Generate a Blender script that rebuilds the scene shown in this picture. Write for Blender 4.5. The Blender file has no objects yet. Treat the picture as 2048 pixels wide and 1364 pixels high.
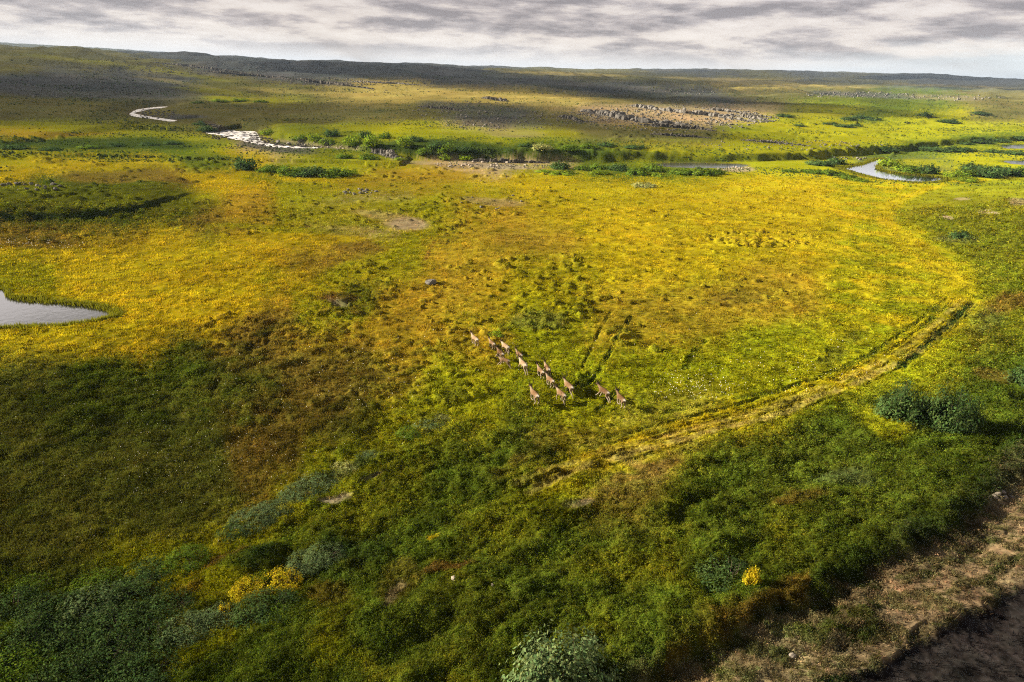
import bpy, bmesh, math, random
import numpy as np
from mathutils import Vector, Matrix

# ------------------------------------------------------------------ camera
random.seed(7)
rng = np.random.default_rng(7)
C = bpy.context.scene.collection
scene = bpy.context.scene
CAM_H = 32.0
PITCH = math.radians(21.29)
ROLL = math.radians(1.68)
FPX = 1365.33                      # focal length in pixels of the 2048 px wide photograph (24 mm on 36 mm)
cp, sp = math.cos(PITCH), math.sin(PITCH)
fwd = np.array([0.0, cp, -sp])
r0 = np.array([1.0, 0.0, 0.0]); u0 = np.array([0.0, sp, cp])
rgt = math.cos(ROLL) * r0 + math.sin(ROLL) * u0
upv = -math.sin(ROLL) * r0 + math.cos(ROLL) * u0
cam = bpy.data.cameras.new('camera')
cam.lens = 24.0; cam.sensor_width = 36.0; cam.clip_start = 0.5; cam.clip_end = 40000.0
camo = bpy.data.objects.new('camera', cam); C.objects.link(camo)
M = Matrix(((rgt[0], upv[0], -fwd[0], 0), (rgt[1], upv[1], -fwd[1], 0), (rgt[2], upv[2], -fwd[2], CAM_H), (0, 0, 0, 1)))
camo.matrix_world = M
scene.camera = camo

# ------------------------------------------------------------------ sun, sky, exposure
SUN_AZ = math.radians(-80.0)       # left of the view direction
SUN_EL = math.radians(22.0)
SUNV = np.array([math.sin(SUN_AZ) * math.cos(SUN_EL), math.cos(SUN_AZ) * math.cos(SUN_EL), math.sin(SUN_EL)])
sl = bpy.data.lights.new('sun', 'SUN'); sl.energy = 5.0; sl.angle = math.radians(0.5); sl.color = (1.0, 0.88, 0.68)
so = bpy.data.objects.new('sun', sl); C.objects.link(so)
so.rotation_euler = Vector(SUNV).to_track_quat('Z', 'Y').to_euler(); so.location = (-300, 60, 200)
scene.view_settings.view_transform = 'Standard'
scene.view_settings.look = 'None'
scene.view_settings.exposure = 1.68
scene.view_settings.gamma = 1.0
scene.cycles.max_bounces = 6
scene.cycles.transparent_max_bounces = 12
scene.cycles.volume_bounces = 0
scene.cycles.use_denoising = False
scene.cycles.filter_width = 1.15


class NT:
    """small helper for node trees"""
    def __init__(s, tree):
        s.t = tree; tree.nodes.clear()

    def n(s, kind, props=None, **ins):
        nd = s.t.nodes.new(kind)
        for k, v in (props or {}).items(): setattr(nd, k, v)
        for k, v in ins.items():
            key = int(k[1:]) if k[0] == 'i' and k[1:].isdigit() else k.replace('_', ' ')
            s.put(nd.inputs[key], v)
        return nd

    def put(s, sock, v):
        if isinstance(v, bpy.types.NodeSocket): s.t.links.new(v, sock)
        elif isinstance(v, bpy.types.Node): s.t.links.new(v.outputs[0], sock)
        else: sock.default_value = v

    def math(s, op, a, b=0.0, c=None, clamp=False):
        nd = s.t.nodes.new('ShaderNodeMath'); nd.operation = op; nd.use_clamp = clamp
        s.put(nd.inputs[0], a); s.put(nd.inputs[1], b)
        if c is not None: s.put(nd.inputs[2], c)
        return nd.outputs[0]

    def mix(s, fac, a, b, mode='MIX'):
        nd = s.t.nodes.new('ShaderNodeMix'); nd.data_type = 'RGBA'; nd.blend_type = mode; nd.clamp_factor = True
        s.put(nd.inputs[0], fac); s.put(nd.inputs[6], a); s.put(nd.inputs[7], b)
        return nd.outputs[2]

    def ramp(s, fac, pts, interp='LINEAR'):
        nd = s.t.nodes.new('ShaderNodeValToRGB'); nd.color_ramp.interpolation = interp
        el = nd.color_ramp.elements
        while len(el) < len(pts): el.new(0.5)
        for e, (p, c) in zip(el, pts):
            e.position = p; e.color = (*c, 1.0) if len(c) == 3 else c
        s.put(nd.inputs[0], fac)
        return nd.outputs[0]

    def smooth(s, x, a, b):
        nd = s.t.nodes.new('ShaderNodeMapRange'); nd.interpolation_type = 'SMOOTHSTEP'
        s.put(nd.inputs[0], x); nd.inputs[1].default_value = a; nd.inputs[2].default_value = b
        nd.inputs[3].default_value = 0.0; nd.inputs[4].default_value = 1.0
        return nd.outputs[0]


world = bpy.data.worlds.new('World'); scene.world = world; world.use_nodes = True
w = NT(world.node_tree)
sky = w.n('ShaderNodeTexSky', dict(sky_type='NISHITA', sun_disc=False, sun_elevation=SUN_EL, sun_rotation=SUN_AZ, altitude=200.0, air_density=1.0, dust_density=1.2))
tc = w.n('ShaderNodeTexCoord')
sep = w.n('ShaderNodeSeparateXYZ', None, i0=tc.outputs['Generated'])
X, Y, Z = sep.outputs
pv = w.n('ShaderNodeCombineXYZ', None, i0=X, i1=Y, i2=w.math('MULTIPLY', Z, 5.2))
pu = w.n('ShaderNodeVectorMath', dict(operation='ADD'), i0=pv.outputs[0], i1=(-.016, .0, .05))
def cloud_noise(vec, sc, det): return w.n('ShaderNodeTexNoise', dict(noise_dimensions='3D'), Vector=vec, Scale=sc, Detail=det, Roughness=.60, Distortion=.05).outputs[0]
na = cloud_noise(pv.outputs[0], 6.0, 9.0); nb = cloud_noise(pu.outputs[0], 6.0, 9.0)
big = cloud_noise(pv.outputs[0], 1.7, 3.0)
n1 = na.node
# thick bellies are grey-lilac; where there is less cloud above, light comes through
body = w.math('ADD', w.math('MULTIPLY', w.math('ADD', na, nb), .35), w.math('MULTIPLY', big, .30))
edge = w.math('MULTIPLY', w.math('SUBTRACT', na, nb), 1.1)
dens = w.math('SUBTRACT', body, edge)
cl = w.ramp(dens, [(0.33, (1.0, 0.95, 0.88)), (0.45, (0.86, 0.80, 0.735)), (0.53, (0.60, 0.555, 0.54)), (0.64, (0.33, 0.305, 0.31))])
low = w.ramp(w.smooth(Z, 0.0, 0.11), [(0.0, (0.96, 0.905, 0.83)), (0.45, (0.88, 0.825, 0.77)), (1.0, (0.62, 0.58, 0.575))])
clc = w.mix(w.math('MULTIPLY', w.smooth(Z, 0.006, 0.045), 0.92), low, w.mix(1.0, cl, w.mix(.5, low, (1, 1, 1, 1)), 'MULTIPLY'))
deck = w.ramp(Z, [(0.0, (1, 1, 1)), (0.09, (1.0, 1.0, 1.02)), (0.16, (1.25, 1.2, 1.2)), (0.27, (1.0, .97, .98)), (0.40, (0.5, 0.51, 0.55)), (0.6, (0.24, 0.265, 0.30)), (1.0, (0.17, 0.195, 0.23))])
clc = w.mix(1.0, clc, deck, 'MULTIPLY')
az = w.math('ARCTAN2', X, Y)
# unseen bright gaps added above the frame, to brighten pond and lake reflections
torn = w.math('MULTIPLY', w.math('MULTIPLY', w.smooth(az, -1.25, -.75), w.math('SUBTRACT', 1.0, w.smooth(az, -.62, -.30))), w.math('MULTIPLY', w.smooth(Z, .10, .17), w.math('SUBTRACT', 1.0, w.smooth(Z, .30, .42))))
clc = w.mix(torn, clc, (1.95, 1.82, 1.78, 1))
lake_glare = w.math('MULTIPLY', w.math('MULTIPLY', w.smooth(az, .15, .35), w.math('SUBTRACT', 1.0, w.smooth(az, .75, .95))), w.math('MULTIPLY', w.smooth(Z, .092, .11), w.math('SUBTRACT', 1.0, w.smooth(Z, .15, .22))))
clc = w.mix(lake_glare, clc, (1.7, 1.75, 1.9, 1))
# a clear band low on the right
az = w.math('ARCTAN2', X, Y)
band = w.math('MULTIPLY', w.smooth(w.math('ADD', az, w.math('MULTIPLY', w.math('SUBTRACT', n1.outputs[0], 0.5), 0.5)), 0.22, 0.62), w.math('SUBTRACT', 1.0, w.smooth(w.math('ADD', Z, w.math('MULTIPLY', w.math('SUBTRACT', n1.outputs[0], 0.5), 0.10)), 0.020, 0.048)))
skyc = w.mix(1.0, sky.outputs[0], (0.075, 0.075, 0.078, 1), 'MULTIPLY')
clear = w.mix(0.8, skyc, (0.27, 0.295, 0.315, 1))
expo = w.mix(1.0, clc, (0.335, 0.33, 0.328, 1), 'MULTIPLY')
final = w.mix(w.math('MULTIPLY', band, 0.85), expo, clear)
bg = w.n('ShaderNodeBackground', None, Color=final, Strength=1.0)
w.t.links.new(bg.outputs[0], w.n('ShaderNodeOutputWorld').inputs[0])

# ------------------------------------------------------------------ numpy noise
def _h(ix, iy, seed):
    h = (ix.astype(np.int64) * 374761393 + iy.astype(np.int64) * 668265263 + seed * 1442695041) & 0xffffffff
    h = ((h ^ (h >> 13)) * 1274126177) & 0xffffffff
    return (h ^ (h >> 16)) & 0xffff

_ang = np.arange(65536) * (2 * np.pi / 65536)
_GX = np.cos(_ang).astype(np.float32); _GY = np.sin(_ang).astype(np.float32)

def pn(x, y, seed=0):
    ix = np.floor(x); iy = np.floor(y)
    fx = (x - ix).astype(np.float32); fy = (y - iy).astype(np.float32)
    ix = ix.astype(np.int64); iy = iy.astype(np.int64)
    ux = fx * fx * fx * (fx * (fx * 6 - 15) + 10); uy = fy * fy * fy * (fy * (fy * 6 - 15) + 10)
    def g(dx, dy):
        k = _h(ix + dx, iy + dy, seed)
        return _GX[k] * (fx - dx) + _GY[k] * (fy - dy)
    a = g(0, 0); b = g(1, 0); c = g(0, 1); d = g(1, 1)
    return (a + ux * (b - a)) * (1 - uy) + (c + ux * (d - c)) * uy

def fbm(x, y, seed=0, octv=4, gain=0.5):
    s = 0; a = 1.0; f = 1.0
    for k in range(octv):
        s = s + a * pn(x * f, y * f, seed + 17 * k); a *= gain; f *= 2.03
    return s * 1.4

def sstep(x, a, b):
    t = np.clip((x - a) / (b - a), 0, 1)
    return t * t * (3 - 2 * t)

# ------------------------------------------------------------------ picture <-> place
def project(x, y, z):
    dz = z - CAM_H
    cx = x * rgt[0] + y * rgt[1] + dz * rgt[2]
    cy = x * upv[0] + y * upv[1] + dz * upv[2]
    cz = np.maximum(x * fwd[0] + y * fwd[1] + dz * fwd[2], 0.5)
    return 1024 + FPX * cx / cz, 682 - FPX * cy / cz

def rays(px, py):
    px = np.asarray(px, float); py = np.asarray(py, float)
    a = (px - 1024) / FPX; b = (682 - py) / FPX
    return fwd[None] + a[:, None] * rgt[None] + b[:, None] * upv[None]

def plane(px, py, z=0.0):
    d = rays(np.atleast_1d(px), np.atleast_1d(py))
    t = (z - CAM_H) / np.minimum(d[:, 2], -1e-4)
    return d[:, 0] * t, d[:, 1] * t

def P0(pts, z=0.0):
    a = np.array(pts, float); x, y = plane(a[:, 0], a[:, 1], z)
    return np.stack([x, y], 1)

def seg_dist(x, y, poly, closed=False):
    """unsigned distance to a polyline, and the position along it"""
    best = np.full(x.shape, 1e18); al = np.zeros(x.shape); acc = 0.0
    n = len(poly)
    for i in range(n if closed else n - 1):
        a = poly[i]; b = poly[(i + 1) % n]; d = b - a; L2 = max(d @ d, 1e-9)
        t = np.clip(((x - a[0]) * d[0] + (y - a[1]) * d[1]) / L2, 0, 1)
        q = (x - a[0] - t * d[0]) ** 2 + (y - a[1] - t * d[1]) ** 2
        m = q < best; best = np.where(m, q, best); al = np.where(m, acc + t * math.sqrt(L2), al); acc += math.sqrt(L2)
    return np.sqrt(best), al

def inside(x, y, poly):
    r = np.zeros(x.shape, bool); n = len(poly); j = n - 1
    for i in range(n):
        xi, yi = poly[i]; xj, yj = poly[j]
        if yi != yj:
            r ^= ((yi > y) != (yj > y)) & (x < (xj - xi) * (y - yi) / (yj - yi) + xi)
        j = i
    return r

def sdist(x, y, poly):
    d, _ = seg_dist(x, y, poly, True)
    return np.where(inside(x, y, poly), d, -d)

def smooth_line(pts, n=6):
    """Catmull-Rom through picture points"""
    p = np.array(pts, float); p = np.vstack([2 * p[0] - p[1], p, 2 * p[-1] - p[-2]]); out = []
    for i in range(1, len(p) - 2):
        for k in range(n):
            t = k / n; a, b, c, d = p[i - 1], p[i], p[i + 1], p[i + 2]
            out.append(0.5 * ((2 * b) + (c - a) * t + (2 * a - 5 * b + 4 * c - d) * t * t + (3 * b - a - 3 * c + d) * t ** 3))
    out.append(p[-2]); return np.array(out)

# ------------------------------------------------------------------ shape of the land
# heath ridge that runs along the near side (edge against the bog)
RIDGE = P0([(-300, 1420), (0, 1290), (250, 1185), (450, 1078), (620, 990), (760, 905), (900, 858), (1100, 845), (1250, 838), (1420, 812), (1600, 772), (1760, 715), (1880, 650), (1960, 590), (1930, 520), (1850, 470), (1770, 432), (1800, 398), (1870, 372), (1960, 362), (2050, 353), (2300, 338)])
RIDGE_POLY = np.vstack([RIDGE, [[260, 120], [160, -120], [-120, -120]]])
# far bank of the river
BANK = P0([(-1200, 420), (-300, 335), (0, 305), (250, 268), (400, 248), (470, 256), (560, 283), (640, 297), (740, 311), (840, 319), (960, 322), (1100, 324), (1250, 325), (1330, 326), (1500, 325), (1640, 318), (1700, 312), (1790, 306), (2050, 284), (2400, 258), (3200, 200)])
bank_az = np.arctan2(BANK[:, 0], BANK[:, 1]); bank_r = np.hypot(BANK[:, 0], BANK[:, 1])
_o = np.argsort(bank_az); bank_az = bank_az[_o]; bank_r = bank_r[_o]

T_AZ = np.radians([-60, -45, -37, -28, -18, -8, 0, 8, 18, 28, 37, 45, 60])
T_R = np.log([1, 240, 350, 500, 700, 900, 1300, 1800, 2500, 3500, 5000, 9000, 14000])
T_Z = np.array([
    [1, 1, 1, 1, 2.5, 5, 4.2, 3.0, 2.2, 1.5, 1, 1, 1],
    [1, 1, 1, 1, 2.5, 5, 4.2, 3.0, 2.2, 1.5, 1, 1, 1],
    [2, 2, 2, 2.5, 3.5, 6, 5.5, 4.5, 3.5, 2.5, 2, 2, 2],
    [4, 4, 4, 4, 5, 8, 9, 9.5, 7.5, 4, 3, 3, 3],
    [12, 12, 11, 9, 9, 13, 16, 15, 10, 6, 4, 4, 4],
    [21, 20, 19, 16, 15, 17, 18, 16, 10, 7, 5, 5, 5],
    [37, 36, 35, 31, 28, 25, 24, 19, 13, 10, 9, 9, 9],
    [54, 53, 52, 46, 41, 35, 31, 23, 17, 14, 13, 13, 13],
    [62, 62, 60, 59, 50, 46, 44, 29, 22, 20, 18, 18, 18],
    [66, 66, 66, 72, 62, 61, 62, 48, 54, 58, 46, 38, 34],
    [85, 85, 85, 88, 72, 74, 76, 84, 112, 114, 84, 60, 50],
    [212, 212, 205, 176, 104, 94, 92, 92, 88, 86, 54, 40, 36],
    [150, 150, 150, 130, 110, 90, 80, 75, 70, 70, 60, 50, 50]], float)
_fa = np.linspace(T_AZ[0], T_AZ[-1], 241); _fr = np.linspace(0, T_R[-1], 380)
_t1 = np.array([np.interp(_fa, T_AZ, row) for row in T_Z])
_fine = np.array([np.interp(_fr, T_R, _t1[:, j]) for j in range(len(_fa))]).T
def _blur(a, ax, s):
    k = np.exp(-0.5 * (np.arange(-3 * s, 3 * s + 1) / s) ** 2); k /= k.sum()
    pad = [(0, 0), (0, 0)]; pad[ax] = (3 * s, 3 * s)
    b = np.pad(a, pad, mode='edge')
    return np.apply_along_axis(lambda q: np.convolve(q, k, mode='valid'), ax, b)
_fine = _blur(_blur(_fine, 0, 5), 1, 6)

def table(azm, lr):
    i = np.clip((lr - _fr[0]) / (_fr[1] - _fr[0]), 0, len(_fr) - 1.001); j = np.clip((azm - _fa[0]) / (_fa[1] - _fa[0]), 0, len(_fa) - 1.001)
    i0 = i.astype(int); j0 = j.astype(int); a = i - i0; b = j - j0
    return (_fine[i0, j0] * (1 - a) + _fine[i0 + 1, j0] * a) * (1 - b) + (_fine[i0, j0 + 1] * (1 - a) + _fine[i0 + 1, j0 + 1] * a) * b

# steps of the ground: dark peat bank on the left, road cut on the right
PEAT = P0(smooth_line([(-200, 446), (0, 440), (90, 441), (180, 436), (255, 428), (300, 414), (340, 402), (385, 388), (420, 372)]))
CUT_PX = smooth_line([(2300, 760), (2150, 860), (2048, 935), (1985, 985), (1900, 1040), (1800, 1095), (1705, 1135), (1620, 1172), (1510, 1225), (1400, 1275), (1320, 1318), (1230, 1400), (1150, 1500)])
ROAD_PX = smooth_line([(2350, 990), (2200, 1075), (2048, 1160), (1960, 1210), (1850, 1270), (1760, 1325), (1690, 1372), (1560, 1480)])

WATER = {}      # name -> (polygon, level)
def water(name, pts, level):
    WATER[name] = (P0(smooth_line(pts + [pts[0]], 5)[:-1], level), level)
water('pond', [(-260, 560), (-60, 566), (12, 580), (20, 594), (70, 601), (140, 607), (190, 613), (228, 624), (234, 634), (205, 641), (150, 650), (60, 655), (-10, 659), (-140, 668), (-300, 660)], -0.15)
water('lake', [(1672, 337), (1700, 332), (1728, 327), (1742, 321), (1766, 317), (1768, 325), (1757, 333), (1768, 342), (1800, 347), (1850, 351), (1895, 357), (1880, 364), (1840, 366), (1796, 363), (1745, 356), (1704, 345)], -0.25)
water('stream', [(1302, 329), (1350, 326.5), (1420, 327), (1475, 328), (1497, 331), (1470, 335), (1420, 336), (1360, 335), (1320, 332)], -0.2)
water('rapids', [(400, 249), (420, 249), (436, 257), (470, 262), (506, 263), (516, 271), (524, 281), (548, 288), (600, 292), (640, 294), (640, 296), (590, 296), (545, 294), (512, 288), (480, 280), (440, 271), (416, 266), (420, 259)], 0.9)
water('river_bend', [(258, 228), (276, 219), (300, 215), (335, 213), (332, 216), (300, 219), (284, 226), (296, 231), (318, 235), (352, 240), (340, 242), (290, 236), (266, 232)], 2.6)
water('far_lagoon', [(2005, 291), (2040, 289), (2140, 287), (2140, 296), (2040, 297), (2012, 296)], 0.6)
water('backwater', [(2003, 322), (2040, 321), (2140, 324), (2140, 331), (2050, 330), (2020, 327)], -0.2)

def macro(x, y):
    r = np.hypot(x, y); azm = np.arctan2(x, y)
    rb = np.interp(azm, bank_az, bank_r) + 5.0 * fbm(x / 26, y / 26, 5, 3)
    far = table(np.clip(azm, T_AZ[0], T_AZ[-1]), np.log(np.maximum(r, 1.0)))
    amp = np.minimum(sstep(r, 330, 900) * r * 0.0080, 16.0) * (1 - .45 * sstep(r, 1800, 3500))
    far = far + amp * (fbm(x / 310 + 9.1, y / 190 + 3.3, 11, 3) + 0.35 * fbm(x / 90, y / 45, 12, 3))
    # low swells in front of the far hills
    far = far + sstep(r, 2300, 3200) * (1 - sstep(r, 5200, 8000)) * 9.0 * fbm(x / 900 + 2.2, y / 420, 14, 3)
    stepd = r - rb
    soft = 7.0 + 22.0 * sstep(-azm, .33, .45) + 6.0 * sstep(azm, .3, .5)
    k = sstep(stepd / soft, 0.0, 1.0) * 0.75 + sstep(stepd, 0.0, 26.0) * 0.25
    z = far * k + (1 - k) * 0.0
    # calm undulation of the bog
    z = z + (1 - k) * 0.35 * fbm(x / 38, y / 38, 21, 2) * sstep(r, 60, 140)
    d = sdist(x, y, RIDGE_POLY)
    z = z + 3.2 * sstep(d, -1, 34) + 1.6 * sstep(d, 20, 70) + 0.55 * sstep(d, 0, 14) * fbm(x / 15 + 0.5 * y / 15, y / 8 - 0.3 * x / 8, 31, 3)
    return z

def at(px, py):
    """points of the land seen at picture points"""
    px = np.atleast_1d(np.asarray(px, float)); py = np.atleast_1d(np.asarray(py, float))
    d = rays(px, py); hd = np.hypot(d[:, 0], d[:, 1])
    rr = np.exp(np.linspace(math.log(18), math.log(9500), 700))
    lo = np.full(len(px), 9500.0); found = np.zeros(len(px), bool); prev = np.full(len(px), 18.0)
    for q in rr:
        t = q / hd; z = CAM_H + d[:, 2] * t; g = macro(d[:, 0] * t, d[:, 1] * t)
        m = (~found) & (z <= g); lo[m] = q; found |= m
        prev[~found] = q
        if found.all(): break
    for _ in range(12):
        mid = 0.5 * (prev + lo); t = mid / hd
        b = CAM_H + d[:, 2] * t <= macro(d[:, 0] * t, d[:, 1] * t)
        lo = np.where(b, mid, lo); prev = np.where(b, prev, mid)
    t = lo / hd
    return d[:, 0] * t, d[:, 1] * t

def A0(pts):
    a = np.array(pts, float); x, y = at(a[:, 0], a[:, 1]); return np.stack([x, y], 1)

def drape(px, low):
    """picture points laid on the ridge, which is cut down by low there"""
    z = np.full(len(px), 4.0)
    for _ in range(6):
        x, y = plane(px[:, 0], px[:, 1], z); z = macro(x, y) - low
    return np.stack([x, y], 1)
# ------------------------------------------------------------------ what grows where, plus painted sunlit strips and shaded faces (survey of the land, read in picture cells)
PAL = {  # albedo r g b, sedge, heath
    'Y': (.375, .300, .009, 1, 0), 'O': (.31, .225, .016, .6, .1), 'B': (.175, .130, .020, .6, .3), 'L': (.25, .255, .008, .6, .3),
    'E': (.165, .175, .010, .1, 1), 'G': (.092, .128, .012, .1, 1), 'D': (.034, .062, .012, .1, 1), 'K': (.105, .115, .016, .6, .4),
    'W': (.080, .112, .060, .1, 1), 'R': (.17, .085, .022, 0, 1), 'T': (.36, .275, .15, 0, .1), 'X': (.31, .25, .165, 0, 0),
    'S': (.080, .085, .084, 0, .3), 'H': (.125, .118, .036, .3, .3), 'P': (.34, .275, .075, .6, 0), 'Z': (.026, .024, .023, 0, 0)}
ROWS = [
    (120, 'HHHHSSSSSSSSSSSSSSSSHHHSSSSSSSSS'), (140, 'HHSHHSSSSSSSSSSSHHHHSSSHSSSSSSSS'), (155, 'SSSSSHHHSSSSSSSSSSHHHHSHHSHSSSSS'),
    (168, 'SSSSSHHHHHHPPPSSSSSSSHPPPHHHSSSS'), (185, 'HHHHHHHHHHHPPPPPPHSSSSHHHHHGGGHH'), (202, 'HHHHHHHHHLHPPPPPPPPHHSSHHGGGGHHH'),  # straw cells laid where the far slope is sunlit
    (220, 'HHHHHHHHHHHHHHHHSHTTTTTTHLLGGLHH'), (238, 'HHHHHHHHHHHHHHHSSHHTTTTLLLGGLLHH'), (254, 'LLLHHHHHHLLLLLLTLHHHHHLLLLLLLLLL'),
    (272, 'OOLLLLHHLLLLLLLLLLHHHHLLLLLLLGGG'), (290, 'GGGGGGLTTGGGGGGGGGGGLLLLLLLLGGGL'), (310, 'LLGGGLYYYTLGGGGGGGGGLLLLLLLGGLLL'),
    (328, 'LYYYLGGYYLLLLLTTTTGGGGLLLLLWWLLL'), (345, 'YYYBBYYLGGLLOOOTLLLGGLLLLLLWWLGL'), (362, 'YGGBBYYYYLLOOOOYYYYYYYYYYYLLLLLL'),
    (385, 'GGGGLLOOOLLLLOOLYYYYYYYYYYYYYLLE'), (412, 'GGGGGBOOOLLTTLLOOYYYYYYYYYYYYEEE'), (440, 'GGGGBBOOOLLTTLLOOYYYYYYYYYYYEEEE'),
    (475, 'BBBYYLYYYYYOLLLOOOYYYYYYYYYYLEEE'), (510, 'YYYYYYYYYOBBLLOOOOYYYYYYYYYYYLEE'), (545, 'LLYYYYYYLYYYLLOOLLLYYYYOOYYYYYLE'),
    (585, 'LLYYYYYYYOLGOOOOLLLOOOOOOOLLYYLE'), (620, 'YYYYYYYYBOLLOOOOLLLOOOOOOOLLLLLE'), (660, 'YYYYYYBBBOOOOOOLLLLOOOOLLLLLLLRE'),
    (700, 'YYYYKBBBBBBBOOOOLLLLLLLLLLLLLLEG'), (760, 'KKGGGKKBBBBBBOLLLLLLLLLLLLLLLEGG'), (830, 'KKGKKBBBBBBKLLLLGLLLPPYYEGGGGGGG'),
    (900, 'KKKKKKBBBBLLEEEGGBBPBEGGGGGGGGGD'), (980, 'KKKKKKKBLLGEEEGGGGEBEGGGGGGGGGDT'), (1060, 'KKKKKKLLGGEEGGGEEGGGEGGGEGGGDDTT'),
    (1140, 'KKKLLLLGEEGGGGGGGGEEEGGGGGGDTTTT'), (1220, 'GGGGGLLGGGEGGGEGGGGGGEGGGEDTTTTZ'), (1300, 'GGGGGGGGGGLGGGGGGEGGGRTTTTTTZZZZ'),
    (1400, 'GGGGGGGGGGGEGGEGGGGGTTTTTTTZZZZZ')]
GY = np.array([r[0] for r in ROWS], float)
GRID = np.array([[PAL[c] for c in r[1]] for r in ROWS], float)
assert all(len(r[1]) == 32 for r in ROWS)
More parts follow.
